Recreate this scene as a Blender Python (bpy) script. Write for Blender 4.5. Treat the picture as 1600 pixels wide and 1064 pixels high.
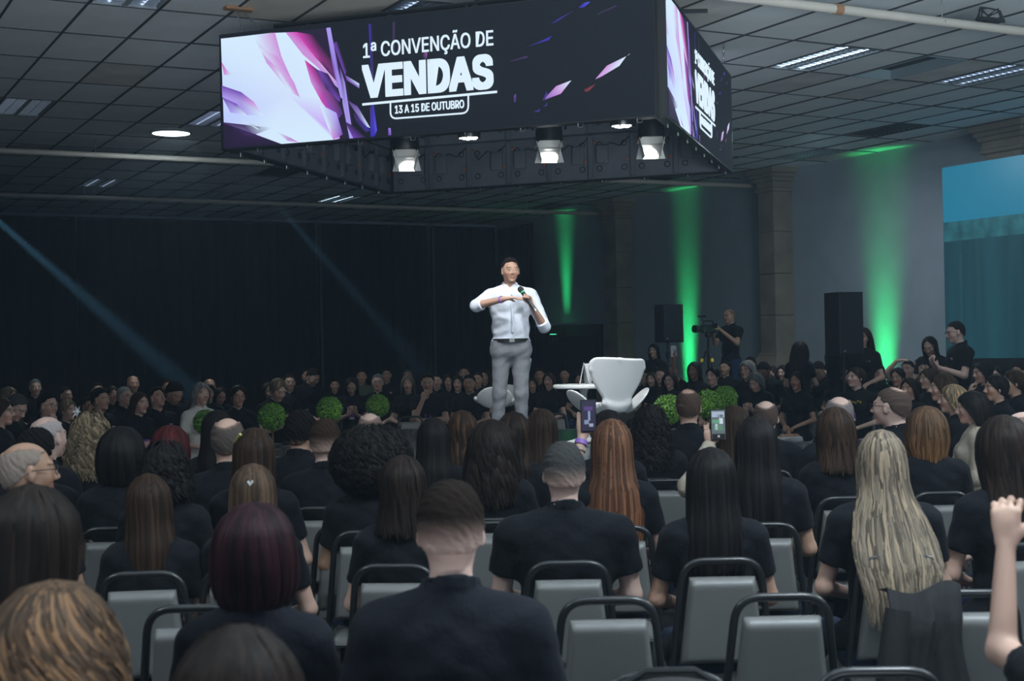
import bpy, math, random
import numpy as np
from mathutils import Vector, Matrix, Euler
try:
    import openvdb as vdb
except ImportError:
    import pyopenvdb as vdb
random.seed(7); RN = np.random.RandomState(7)
SC = bpy.context.scene
for o in list(bpy.data.objects): bpy.data.objects.remove(o, do_unlink=True)
COL = SC.collection
R = math.radians
# ---------------------------------------------------------------- camera, world, lights, exposure
F_PX, ROLL, HORIZON, CAM_H = 2200.0, 0.020, 545.0, 1.70
AZ = math.atan(1165/2200.0)
PITCH = math.atan((HORIZON-532)/F_PX)
def ray(x, y):
    u, v = x-800.0, y-532.0
    c, s = math.cos(ROLL), math.sin(ROLL)
    a, b = c*u-s*v, s*u+c*v
    fw = F_PX*math.cos(PITCH)+b*math.sin(PITCH); up = F_PX*math.sin(PITCH)-b*math.cos(PITCH)
    return Vector((math.cos(AZ)*a+math.sin(AZ)*fw, -math.sin(AZ)*a+math.cos(AZ)*fw, up))
EYE = Vector((0, 0, CAM_H)); FWD = Vector((math.sin(AZ), math.cos(AZ), 0))
def at_z(x, y, z):
    d = ray(x, y); return EYE+d*((z-CAM_H)/d.z)
def at_x(x, y, X):
    d = ray(x, y); return EYE+d*(X/d.x)
def at_s(x, y, s):                       # s = image pixels per metre at that depth
    d = ray(x, y); return EYE+d*((F_PX/s)/d.dot(FWD))
cam = bpy.data.cameras.new('camera'); cam_o = bpy.data.objects.new('camera', cam); COL.objects.link(cam_o)
cam.sensor_width = 36; cam.lens = 36*F_PX/1600; cam.clip_start = .05; cam.clip_end = 200
fwd = ray(800, 532).normalized(); rgt = (ray(1600, 532)-ray(0, 532)).normalized(); upv = rgt.cross(fwd)
M = Matrix((rgt, upv, -fwd)).transposed().to_4x4(); M.translation = EYE
cam_o.matrix_world = M
cam.dof.use_dof = True; cam.dof.focus_distance = 12.9; cam.dof.aperture_fstop = 5.6
SC.camera = cam_o
W = bpy.data.worlds.new('world'); SC.world = W; W.use_nodes = True
W.node_tree.nodes['Background'].inputs[0].default_value = (.42, .62, 1.0, 1)
W.node_tree.nodes['Background'].inputs[1].default_value = .16
vs = SC.view_settings
vs.view_transform = 'Standard'; vs.look = 'None'; vs.gamma = 1; vs.use_curve_mapping = False; vs.exposure = 0.0
SC.cycles.use_denoising = True
SC.cycles.max_bounces = 6; SC.cycles.diffuse_bounces = 3; SC.cycles.volume_bounces = 0
SC.cycles.sample_clamp_indirect = 4
SC.cycles.use_light_tree = True
def lamp(name, kind, loc, energy, color, target=None, **kw):
    l = bpy.data.lights.new(name, kind); l.energy = energy; l.color = color
    for k, v in kw.items(): setattr(l, k, v)
    o = bpy.data.objects.new(name, l); COL.objects.link(o); o.location = loc
    if target is not None:
        o.rotation_euler = (Vector(target)-Vector(loc)).to_track_quat('-Z', 'Y').to_euler()
    return o
CEIL = 4.84
# the two house downlights in view, added fill lamps without fixtures, then a front spot
for p, e in (((5.02, 19.49), 55), ((12.45, 10.5), 30), ((3.4, 2.2), 150), ((-2.5, 4.5), 100), ((8.5, 4.0), 150), ((13.5, 16.0), 55)):
    lamp('downlight_and_fill', 'AREA', (p[0], p[1], CEIL-.12), e, (.80, .93, 1.0), shape='DISK', size=.5)
lamp('front_wash_spot', 'SPOT', (2.2, 6.2, 4.7), 300, (.93, .97, 1), target=(6.2, 11.3, 1.9), spot_size=R(20), spot_blend=.5, shadow_soft_size=.1)
# added fill lights behind the camera, lifting the ceiling and the near backs
lamp('added_ceiling_fill', 'AREA', (2.6, -2.6, .35), 1000, (.80, .92, 1.0), target=(4.9, 3.4, 4.84), shape='RECTANGLE', size=11, size_y=3.5, spread=R(62))
lamp('added_rear_fill', 'AREA', (1.0, -6.5, 1.9), 60, (.78, .90, 1.0), target=(4.5, 4, 2.6), shape='RECTANGLE', size=14, size_y=3.4)
# ---------------------------------------------------------------- materials
MATS = {}
def nodes(m):
    m.use_nodes = True; nt = m.node_tree; return nt, nt.nodes['Principled BSDF']
def mat(name, col, rough=.6, metal=0., spec=.5, emit=None, es=1., bump=None, sheen=0, var=0, vs_=(1, 1, 1), coat=0):
    if name in MATS: return MATS[name]
    m = bpy.data.materials.new(name); nt, b = nodes(m); N = nt.nodes; L = nt.links
    b.inputs['Base Color'].default_value = (*col, 1); b.inputs['Roughness'].default_value = rough
    b.inputs['Metallic'].default_value = metal; b.inputs['Specular IOR Level'].default_value = spec
    b.inputs['Sheen Weight'].default_value = sheen; b.inputs['Coat Weight'].default_value = coat
    if emit:
        b.inputs['Emission Color'].default_value = (*emit, 1); b.inputs['Emission Strength'].default_value = es
    if bump or var:
        tc = N.new('ShaderNodeTexCoord'); mp = N.new('ShaderNodeMapping'); mp.inputs['Scale'].default_value = vs_
        L.new(tc.outputs['Object'], mp.inputs[0])
        nz = N.new('ShaderNodeTexNoise'); nz.inputs['Scale'].default_value = bump[0] if bump else 6; nz.inputs['Detail'].default_value = 6
        L.new(mp.outputs[0], nz.inputs[0])
        if bump:
            bp = N.new('ShaderNodeBump'); bp.inputs['Strength'].default_value = bump[1]; bp.inputs['Distance'].default_value = .01
            L.new(nz.outputs[0], bp.inputs['Height']); L.new(bp.outputs[0], b.inputs['Normal'])
        if var:
            nz2 = N.new('ShaderNodeTexNoise'); nz2.inputs['Scale'].default_value = 2.2; nz2.inputs['Detail'].default_value = 5
            L.new(mp.outputs[0], nz2.inputs[0])
            cr = N.new('ShaderNodeValToRGB'); cr.color_ramp.elements[0].position = .3; cr.color_ramp.elements[1].position = .7
            cr.color_ramp.elements[0].color = (*[c*(1-var) for c in col], 1); cr.color_ramp.elements[1].color = (*[min(1, c*(1+var)) for c in col], 1)
            L.new(nz2.outputs[0], cr.inputs[0]); L.new(cr.outputs[0], b.inputs['Base Color'])
    MATS[name] = m; return m
def obj_mat(name, rough, spec, bump=None, attr=None, sheen=0., sss=0., streak=False, cloth=False):
    """base colour = the object's own colour x the mesh's colour attribute"""
    m = bpy.data.materials.new(name); nt, b = nodes(m); N = nt.nodes; L = nt.links
    oi = N.new('ShaderNodeObjectInfo'); last = oi.outputs['Color']
    if attr:
        at = N.new('ShaderNodeAttribute'); at.attribute_name = 'Col'
        mx = N.new('ShaderNodeMix'); mx.data_type = 'RGBA'; mx.blend_type = 'MULTIPLY'; mx.inputs[0].default_value = 1
        L.new(last, mx.inputs[6]); L.new(at.outputs['Color'], mx.inputs[7]); last = mx.outputs[2]
        if attr == 'fade':
            m2 = N.new('ShaderNodeMix'); m2.data_type = 'RGBA'
            L.new(at.outputs['Alpha'], m2.inputs[0]); sk = N.new('ShaderNodeAttribute'); sk.attribute_type = 'OBJECT'; sk.attribute_name = 'skin_tone'; L.new(sk.outputs['Color'], m2.inputs[6]); L.new(last, m2.inputs[7]); last = m2.outputs[2]
    tc = N.new('ShaderNodeTexCoord')
    if streak:
        mp = N.new('ShaderNodeMapping'); mp.inputs['Scale'].default_value = (260, 2.5, 1); L.new(tc.outputs['UV'], mp.inputs[0])
        nz = N.new('ShaderNodeTexNoise'); nz.inputs['Scale'].default_value = 1; nz.inputs['Detail'].default_value = 4; L.new(mp.outputs[0], nz.inputs[0])
        mr = N.new('ShaderNodeMapRange'); mr.inputs[1].default_value = .3; mr.inputs[2].default_value = .7; mr.inputs[3].default_value = .45; mr.inputs[4].default_value = 1.5
        L.new(nz.outputs[0], mr.inputs[0])
        mx = N.new('ShaderNodeMix'); mx.data_type = 'RGBA'; mx.blend_type = 'MULTIPLY'; mx.inputs[0].default_value = 1
        L.new(last, mx.inputs[6]); L.new(mr.outputs[0], mx.inputs[7]); last = mx.outputs[2]
        bp = N.new('ShaderNodeBump'); bp.inputs['Strength'].default_value = .5; bp.inputs['Distance'].default_value = .004
        L.new(nz.outputs[0], bp.inputs['Height']); L.new(bp.outputs[0], b.inputs['Normal'])
    elif bump:
        nz = N.new('ShaderNodeTexNoise'); nz.inputs['Scale'].default_value = bump[0]; nz.inputs['Detail'].default_value = 5; L.new(tc.outputs['Object'], nz.inputs[0])
        bp = N.new('ShaderNodeBump'); bp.inputs['Strength'].default_value = bump[1]; bp.inputs['Distance'].default_value = bump[2]
        L.new(nz.outputs[0], bp.inputs['Height']); L.new(bp.outputs[0], b.inputs['Normal'])
    L.new(last, b.inputs['Base Color'])
    b.inputs['Roughness'].default_value = rough; b.inputs['Specular IOR Level'].default_value = spec
    b.inputs['Sheen Weight'].default_value = sheen; b.inputs['Subsurface Weight'].default_value = sss
    if sss: b.inputs['Subsurface Radius'].default_value = (.012, .005, .003); b.inputs['Subsurface Scale'].default_value = 1
    return m
M_SKIN = obj_mat('skin', .5, .35, bump=(120, .15, .002), attr='col')
M_HAIR = obj_mat('hair_strands', .48, .11, attr='col', streak=True)
M_CROP = obj_mat('cropped_hair', .8, .10, attr='fade', bump=(420, 1.0, .005))
M_CLOTH = obj_mat('cloth', .85, .15, bump=(9, .55, .03), sheen=.03)
M_WHITE = mat('white_shell', (.80, .83, .84), .45, bump=(40, .03))
M_BLACK = mat('black_metal', (.012, .013, .015), .32, spec=.6)
M_BLACKM = mat('black_matte', (.012, .013, .015), .8)
M_VINYL = mat('grey_vinyl', (.172, .174, .172), .42, spec=.5, bump=(120, .08), var=.06)
M_GREYM = mat('grey_metal', (.35, .37, .38), .35, metal=.8)
M_GLASSES = mat('spectacle_frame', (.02, .02, .025), .3)
M_PURPLE = mat('purple_card', (.22, .07, .42), .5)
M_PAPER = mat('white_paper', (.75, .75, .78), .7)
M_PHONE = mat('phone_black', (.01, .01, .012), .25)
M_SHOE = mat('shoe_dark', (.02, .018, .016), .5)
# ---------------------------------------------------------------- mesh helpers
def mk_mesh(name, V, Fq, mats=(), smooth=True, col=None, uv=None):
    V = np.asarray(V, dtype=np.float32)
    me = bpy.data.meshes.new(name)
    if isinstance(Fq, np.ndarray):
        n, k = Fq.shape
        me.vertices.add(len(V)); me.vertices.foreach_set('co', V.ravel())
        me.loops.add(n*k); me.loops.foreach_set('vertex_index', Fq.astype(np.int32).ravel())
        me.polygons.add(n); me.polygons.foreach_set('loop_start', np.arange(0, n*k, k, dtype=np.int32))
        me.update(calc_edges=True); me.validate()
    else:
        me.from_pydata([tuple(map(float, v)) for v in V], [], [tuple(f) for f in Fq])
    for m in mats: me.materials.append(m)
    if smooth: me.polygons.foreach_set('use_smooth', np.ones(len(me.polygons), dtype=bool))
    if col is not None:
        a = me.color_attributes.new('Col', 'FLOAT_COLOR', 'POINT')
        c = np.ones((len(V), 4), dtype=np.float32); c[:, :col.shape[1]] = col; a.data.foreach_set('color', c.ravel())
    if uv is not None:
        l = me.uv_layers.new(name='UVMap')
        idx = np.empty(len(me.loops), dtype=np.int32); me.loops.foreach_get('vertex_index', idx)
        l.data.foreach_set('uv', np.asarray(uv, dtype=np.float32)[idx].ravel())
    return me
def link(name, me, parent=None, loc=None, rot=None, color=None, mw=None):
    o = bpy.data.objects.new(name, me); COL.objects.link(o)
    if parent: o.parent = parent
    if mw is not None: o.matrix_basis = mw
    if loc is not None: o.location = loc
    if rot is not None: o.rotation_euler = rot
    if color: o.color = (*color, 1)
    return o
def tag(o, label=None, cat=None, group=None, kind=None):
    if label: o['label'] = label
    if cat: o['category'] = cat
    if group: o['group'] = group
    if kind: o['kind'] = kind
    return o
def empty(name, loc=(0, 0, 0), rz=0):
    o = bpy.data.objects.new(name, None); COL.objects.link(o); o.location = loc; o.rotation_euler = (0, 0, rz); o.empty_display_size = .1
    return o
class MB:
    """collects boxes, tubes, lathes, polygons; build() links them as one mesh"""
    def __init__(s): s.v = []; s.f = []; s.mi = []; s.m = 0
    def add(s, V, F):
        b = len(s.v); s.v.extend([tuple(v) for v in V]); s.f.extend([tuple(i+b for i in f) for f in F]); s.mi.extend([s.m]*len(F)); return s
    def box(s, c, d, rot=None, bev=0.0):
        x, y, z = d[0]/2, d[1]/2, d[2]/2
        if bev:
            V = []; F = []
            b = min(bev, x*.9, y*.9, z*.9)
            for k, (zz, i) in enumerate(((-z, b), (-z+b, 0), (z-b, 0), (z, b))):
                V += [(-x+i, -y+i+b, zz), (-x+i+b, -y+i, zz), (x-i-b, -y+i, zz), (x-i, -y+i+b, zz), (x-i, y-i-b, zz), (x-i-b, y-i, zz), (-x+i+b, y-i, zz), (-x+i, y-i-b, zz)]
            for k in range(3):
                for j in range(8): F.append((k*8+j, k*8+(j+1) % 8, (k+1)*8+(j+1) % 8, (k+1)*8+j))
            F.append(tuple(range(7, -1, -1))); F.append(tuple(range(24, 32)))
        else:
            V = [(-x, -y, -z), (x, -y, -z), (x, y, -z), (-x, y, -z), (-x, -y, z), (x, -y, z), (x, y, z), (-x, y, z)]
            F = [(3, 2, 1, 0), (4, 5, 6, 7), (0, 1, 5, 4), (1, 2, 6, 5), (2, 3, 7, 6), (3, 0, 4, 7)]
        q = rot.to_matrix() if isinstance(rot, Euler) else (rot if rot is not None else Matrix.Identity(3))
        return s.add([q@Vector(v)+Vector(c) for v in V], F)
    def tube(s, pts, r, n=8, closed=False, caps=True):
        P = [Vector(p) for p in pts]; m = len(P); rr = r if isinstance(r, (list, tuple)) else [r]*m
        V = []; F = []; prev = None
        for i in range(m):
            if closed: t = P[(i+1) % m]-P[i-1]
            else: t = P[min(i+1, m-1)]-P[max(i-1, 0)]
            t.normalize()
            if prev is None:
                a = Vector((0, 0, 1)) if abs(t.z) < .9 else Vector((1, 0, 0)); u = t.cross(a).normalized()
            else: u = (prev-t*prev.dot(t)).normalized()
            prev = u; w = t.cross(u)
            for k in range(n):
                an = 2*math.pi*k/n; V.append(P[i]+(u*math.cos(an)+w*math.sin(an))*rr[i])
        for i in range(m if closed else m-1):
            j = (i+1) % m
            for k in range(n): F.append((i*n+k, i*n+(k+1) % n, j*n+(k+1) % n, j*n+k))
        if caps and not closed: F.append(tuple(range(n-1, -1, -1))); F.append(tuple((m-1)*n+k for k in range(n)))
        return s.add(V, F)
    def lathe(s, prof, c=(0, 0, 0), n=24, rot=None):
        V = []; F = []; m = len(prof)
        q = rot.to_matrix() if rot else Matrix.Identity(3)
        for (r, z) in prof:
            for k in range(n):
                a = 2*math.pi*k/n; V.append(q@Vector((r*math.cos(a), r*math.sin(a), z))+Vector(c))
        for i in range(m-1):
            for k in range(n): F.append((i*n+k, i*n+(k+1) % n, (i+1)*n+(k+1) % n, (i+1)*n+k))
        F.append(tuple(range(n-1, -1, -1))); F.append(tuple((m-1)*n+k for k in range(n)))
        return s.add(V, F)
    def prism(s, poly, a, b, c, d):
        """polygon (u,v) extruded: point = a + u*b + v*c, thickness vector d"""
        a, b, c, d = map(Vector, (a, b, c, d)); n = len(poly)
        V = [a+b*u+c*v for u, v in poly]; V += [p+d for p in V]
        F = [tuple(range(n-1, -1, -1)), tuple(range(n, 2*n))]+[(i, (i+1) % n, n+(i+1) % n, n+i) for i in range(n)]
        return s.add(V, F)
    def grid(s, P, thick=None):
        """P[i][j] points -> surface; thick = offset function making it a closed slab"""
        ni, nj = len(P), len(P[0]); V = [p for r_ in P for p in r_]
        F = [(i*nj+j, i*nj+j+1, (i+1)*nj+j+1, (i+1)*nj+j) for i in range(ni-1) for j in range(nj-1)]
        if thick:
            b = len(V); V += [thick(i, j, P[i][j]) for i in range(ni) for j in range(nj)]
            F += [tuple(b+k for k in reversed(f)) for f in list(F)]
            bd = [(0, j) for j in range(nj)]+[(i, nj-1) for i in range(1, ni)]+[(ni-1, j) for j in range(nj-2, -1, -1)]+[(i, 0) for i in range(ni-2, 0, -1)]
            ix = [i*nj+j for i, j in bd]
            for k in range(len(ix)):
                p, q = ix[k], ix[(k+1) % len(ix)]; F.append((q, p, b+p, b+q))
        return s.add(V, F)
    def mesh(s, name, mats, smooth=True):
        if not isinstance(mats, (list, tuple)): mats = [mats]
        me = mk_mesh(name, s.v, s.f, mats, smooth)
        if len(mats) > 1: me.polygons.foreach_set('material_index', s.mi)
        if smooth:
            try: me.set_sharp_from_angle(angle=R(38))
            except Exception: pass
        me.update(); return me
    def build(s, name, mats, parent=None, smooth=True, **kw): return link(name, s.mesh(name, mats, smooth), parent, **kw)
def smooth_path(pts, r=.03, n=4):
    """round the corners of a polyline"""
    P = [Vector(p) for p in pts]; out = [P[0]]
    for i in range(1, len(P)-1):
        a, b, c = P[i-1], P[i], P[i+1]; d1 = (a-b); d2 = (c-b); q = min(r, d1.length*.45, d2.length*.45)
        p1 = b+d1.normalized()*q; p2 = b+d2.normalized()*q
        for k in range(n+1):
            t = k/n; out.append(p1*(1-t)**2+b*2*t*(1-t)+p2*t*t)
    out.append(P[-1]); return out
# ---------------------------------------------------------------- signed-distance modelling (figures, shells)
def cap(a, b, ra, rb=None, k=.02, op='u', cut=None, inf=0): return dict(t='c', a=np.array(a, float), b=np.array(b, float), ra=ra+inf, rb=(ra if rb is None else rb)+inf, k=k, op=op, cut=cut)
def ell(c, r, k=.02, op='u', rot=None, cut=None, inf=0): return dict(t='e', c=np.array(c, float), r=np.array(r, float)+inf, k=k, op=op, rot=np.eye(3) if rot is None else np.array(rot), cut=cut)
def xf(prims, Mx):
    """transform prims by a rigid 4x4"""
    A = np.array(Mx.to_3x3()); T = np.array(Mx.translation); out = []
    for p in prims:
        p = dict(p)
        if p['t'] == 'c': p['a'] = A@p['a']+T; p['b'] = A@p['b']+T
        else: p['c'] = A@p['c']+T; p['rot'] = A@p['rot']
        if p['cut']: p['cut'] = [(A@np.array(q, float)+T, A@np.array(n, float)) for q, n in p['cut']]
        out.append(p)
    return out
def sdf_mesh(name, prims, vox, mats, post=None, colf=None):
    lo = np.array([1e9]*3); hi = -lo
    bbs = []
    for p in prims:
        if p['t'] == 'c':
            r = max(p['ra'], p['rb']); l = np.minimum(p['a'], p['b'])-r; h = np.maximum(p['a'], p['b'])+r
        else:
            e = np.sqrt(((p['rot']*p['r'])**2).sum(1)); l = p['c']-e; h = p['c']+e
        m = p['k']+2.5*vox; bbs.append((l-m, h+m))
        if p['op'] == 'u': lo = np.minimum(lo, l); hi = np.maximum(hi, h)
    lo -= 4*vox; hi += 4*vox
    n = np.ceil((hi-lo)/vox).astype(int)+1
    ax = [(lo[i]+vox*np.arange(n[i])).astype(np.float32) for i in range(3)]
    Fd = np.full(n, .1, dtype=np.float32)
    for p, (l, h) in zip(prims, bbs):
        i0 = np.maximum(0, np.floor((l-lo)/vox).astype(int)); i1 = np.minimum(n, np.ceil((h-lo)/vox).astype(int)+1)
        if (i1 <= i0).any(): continue
        sl = tuple(slice(a, b) for a, b in zip(i0, i1))
        X = ax[0][sl[0]][:, None, None]; Y = ax[1][sl[1]][None, :, None]; Z = ax[2][sl[2]][None, None, :]
        if p['t'] == 'c':
            a, b = p['a'], p['b']; ba = b-a; L2 = float(ba@ba)+1e-9
            px, py, pz = X-a[0], Y-a[1], Z-a[2]
            t = np.clip((px*ba[0]+py*ba[1]+pz*ba[2])/L2, 0, 1)
            d = np.sqrt((px-t*ba[0])**2+(py-t*ba[1])**2+(pz-t*ba[2])**2)-(p['ra']+(p['rb']-p['ra'])*t)
        else:
            c, r, Q = p['c'], p['r'], p['rot']; px, py, pz = X-c[0], Y-c[1], Z-c[2]
            qs = [(px*Q[0, i]+py*Q[1, i]+pz*Q[2, i])/r[i] for i in range(3)]
            k0 = np.sqrt(qs[0]**2+qs[1]**2+qs[2]**2); k1 = np.sqrt((qs[0]/r[0])**2+(qs[1]/r[1])**2+(qs[2]/r[2])**2)+1e-6
            d = k0*(k0-1)/k1
        if p['cut']:
            for q, nn in p['cut']: d = np.maximum(d, (X-q[0])*nn[0]+(Y-q[1])*nn[1]+(Z-q[2])*nn[2])
        G = Fd[sl]; k = p['k']
        if p['op'] == 'u':
            hh = np.maximum(k-np.abs(G-d), 0)/k; Fd[sl] = np.minimum(G, d)-hh*hh*k*.25
        else:
            hh = np.maximum(k-np.abs(G+d), 0)/k; Fd[sl] = np.maximum(G, -d)+hh*hh*k*.25
    if post:
        Fd = post(ax[0][:, None, None], ax[1][None, :, None], ax[2][None, None, :], Fd).astype(np.float32)
    Fd = np.clip(Fd, -.1, .1)
    g = vdb.FloatGrid(.1); g.copyFromArray(np.ascontiguousarray(Fd)/vox)
    P, Q = g.convertToQuads(0.0)
    P = P*vox+lo; Q = Q.astype(np.int64)
    A, B, C, D = (P[Q[:, i]] for i in range(4))
    if (np.einsum('ij,ij->i', A, np.cross(B, C))+np.einsum('ij,ij->i', A, np.cross(C, D))).sum() < 0: Q = Q[:, ::-1].copy()
    return mk_mesh(name, P, Q, mats, True, colf(P) if colf else None)
# ---------------------------------------------------------------- people
def V3(*a): return np.array(a, float)
def head_prims(sex='m'):
    w = 1.0 if sex == 'm' else .95
    j = 1.0 if sex == 'm' else .88
    P = [ell((0, -.014, .026), (.076*w, .095, .088), .02), ell((0, .020, -.032), (.062*w*j, .070, .082), .03),
         ell((0, -.045, -.02), (.062*w, .055, .06), .03),
         ell((0, .064, -.094), (.027*j, .022, .018), .025), cap((-.034, .079, .026), (.034, .079, .026), .011, k=.018),
         ell((.036, .060, -.024), (.024, .024, .024), .02), ell((-.036, .060, -.024), (.024, .024, .024), .02),
         cap((0, .088, .014), (0, .110, -.026), .0075, .0115, k=.012), ell((.012, .098, -.031), (.0085, .010, .008), .008), ell((-.012, .098, -.031), (.0085, .010, .008), .008),
         ell((.0315, .100, .004), (.017, .016, .010), .012, op='s'), ell((-.0315, .100, .004), (.017, .016, .010), .012, op='s'),
         ell((.0315, .0775, .003), (.0135, .0135, .012), .003), ell((-.0315, .0775, .003), (.0135, .0135, .012), .003),
         cap((-.0315-.013, .086, .012), (-.0315+.012, .088, .0125), .0035, k=.006), cap((.0315-.012, .088, .0125), (.0315+.013, .086, .012), .0035, k=.006),
         ell((0, .087, -.055), (.022*j, .009, .0055), .006), ell((0, .086, -.066), (.019*j, .010, .0065), .006), ell((0, .101, -.0605), (.024, .009, .0018), .003, op='s')]
    for s in (1, -1):
        q = np.array(Euler((R(8), 0, R(-22*s))).to_matrix())
        P += [ell((s*.080*w, -.004, -.004), (.008, .019, .031), .008, rot=q), ell((s*.078*w, .000, -.030), (.007, .010, .012), .006),
              ell((s*.090*w, .004, .002), (.006, .010, .018), .005, op='s', rot=q)]
    return P
def head_color(P, Minv, brow=(.25, .18, .14), lip=(.72, .42, .42), beard=0.):
    A = np.array(Minv.to_3x3()); q = P@A.T+np.array(Minv.translation)
    c = np.ones((len(P), 3), dtype=np.float32); x = np.abs(q[:, 0]); y = q[:, 1]; z = q[:, 2]
    inh = (z > -.16) & (z < .14) & (np.abs(q[:, 0]) < .1) & (y > -.13) & (y < .14)
    ch = inh & (y > .03) & (z > -.10) & (z < -.005) & (x > .02) & (x < .06); c[ch] = (1.06, .93, .90)
    if beard:
        b = inh & (y > -.01) & (z < -.028) & (z > -.125) & ~((x < .022) & (z > -.073) & (z < -.047)) & (x+.6*(z+.028) < .062) & ~((z > -.040) & (x < .03) & (z > -.038)); c[b] = c[b]*(1-beard)+beard*np.array(brow)
    l = inh & (y > .076) & (x < .023) & (z > -.0725) & (z < -.0485); c[l] = lip
    bw = inh & (y > .055) & (x > .010) & (x < .050) & (z > .0225-.12*(x-.03)) & (z < .0315-.12*(x-.03)); c[bw] = brow
    dx = x-.0315; e = inh & (y > .074) & ((dx/.0125)**2+((z-.003)/.0062)**2 < 1); c[e] = (1.0, 1.35, 1.7)
    ir = e & (dx**2+(z-.003)**2 < .0052**2); c[ir] = (.05, .04, .04)
    li = inh & (y > .070) & (z > .0085) & (z < .0125) & (x > .018) & (x < .045); c[li] = (.35, .25, .22)
    return c
def hand_prims(w, d, n, side_t, curl=.5, spread=.12, sc=1.0, thumb_in=.5):
    """w wrist, d along the hand, n palm normal (where fingers curl to), side_t towards the thumb"""
    w = np.array(w, float); d = np.array(d, float)/np.linalg.norm(d); n = np.array(n, float); n -= d*(n@d); n /= np.linalg.norm(n)
    t = np.cross(d, n); t = t if t@np.array(side_t, float) > 0 else -t
    P = []
    for i, (L, off) in enumerate(((.078, .030), (.086, .010), (.080, -.010), (.064, -.028))):
        k0 = w+d*.010*sc+t*off*.55*sc; k1 = w+d*(.088-.004*abs(i-1))*sc+t*off*sc
        P.append(cap(k0, k1, .0125*sc, .0105*sc, k=.012))
        a = curl*.5; p = k1
        fd = d*math.cos(0)+t*spread*(1.2-i*.8)
        for L2, q in ((.45, 1.0), (.31, 1.3), (.24, .9)):
            ang = a; dr = fd/np.linalg.norm(fd)*math.cos(ang)+n*math.sin(ang); dr /= np.linalg.norm(dr)
            p2 = p+dr*L*L2*sc; P.append(cap(p, p2, .0088*sc, .0078*sc, k=.004)); p = p2; a += curl*q
    P.append(ell(w+d*.052*sc, V3(.030, .030, .017)*sc, .015, rot=np.stack([t, d, n], 1)))
    b = w+d*.022*sc+t*.022*sc; m1 = b+(d*.55+t*.75+n*.25)/1.0*.038*sc; m2 = m1+(d*(.8)+t*(.35-.5*thumb_in)+n*(.2+.6*thumb_in))*.030*sc; m3 = m2+(d*.85+t*(.1-.6*thumb_in)+n*(.2+.5*thumb_in))*.024*sc
    P += [cap(b, m1, .015*sc, .0115*sc, k=.012), cap(m1, m2, .0105*sc, .0095*sc, k=.004), cap(m2, m3, .0095*sc, .008*sc, k=.004)]
    return P
ARMS = {  # right-arm elbow and wrist (x positive = the person's right), seated, male sizes; left is mirrored
    'lap': ((.245, .03, .765), (.085, .22, .70)), 'side': ((.235, -.02, .75), (.19, .20, .68)),
    'cross': ((.225, .09, .80), (-.02, .21, .84)), 'phone': ((.225, .06, .77), (.06, .27, .86)),
    'chin': ((.15, .20, .84), (.055, .175, 1.055)), 'raise': ((.25, .20, 1.10), (.15, .30, 1.34)),
    'high': ((.27, .16, 1.20), (.20, .26, 1.43)), 'brow': ((.24, .20, 1.22), (.10, .16, 1.38)), 'knee': ((.22, .12, .76), (.13, .34, .62)),
}
FIG = {}
def fold_noise(amp, seed=0):
    def f(X, Y, Z, Fd):
        return Fd+amp*(np.sin(X*31+seed+3*np.sin(Z*13+seed))*np.sin(Z*37+Y*22+2*np.sin(X*17))+.6*np.sin(Z*61+X*40*np.sign(np.sin(Y*9+seed))+Y*33))*.5
    return f
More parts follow.
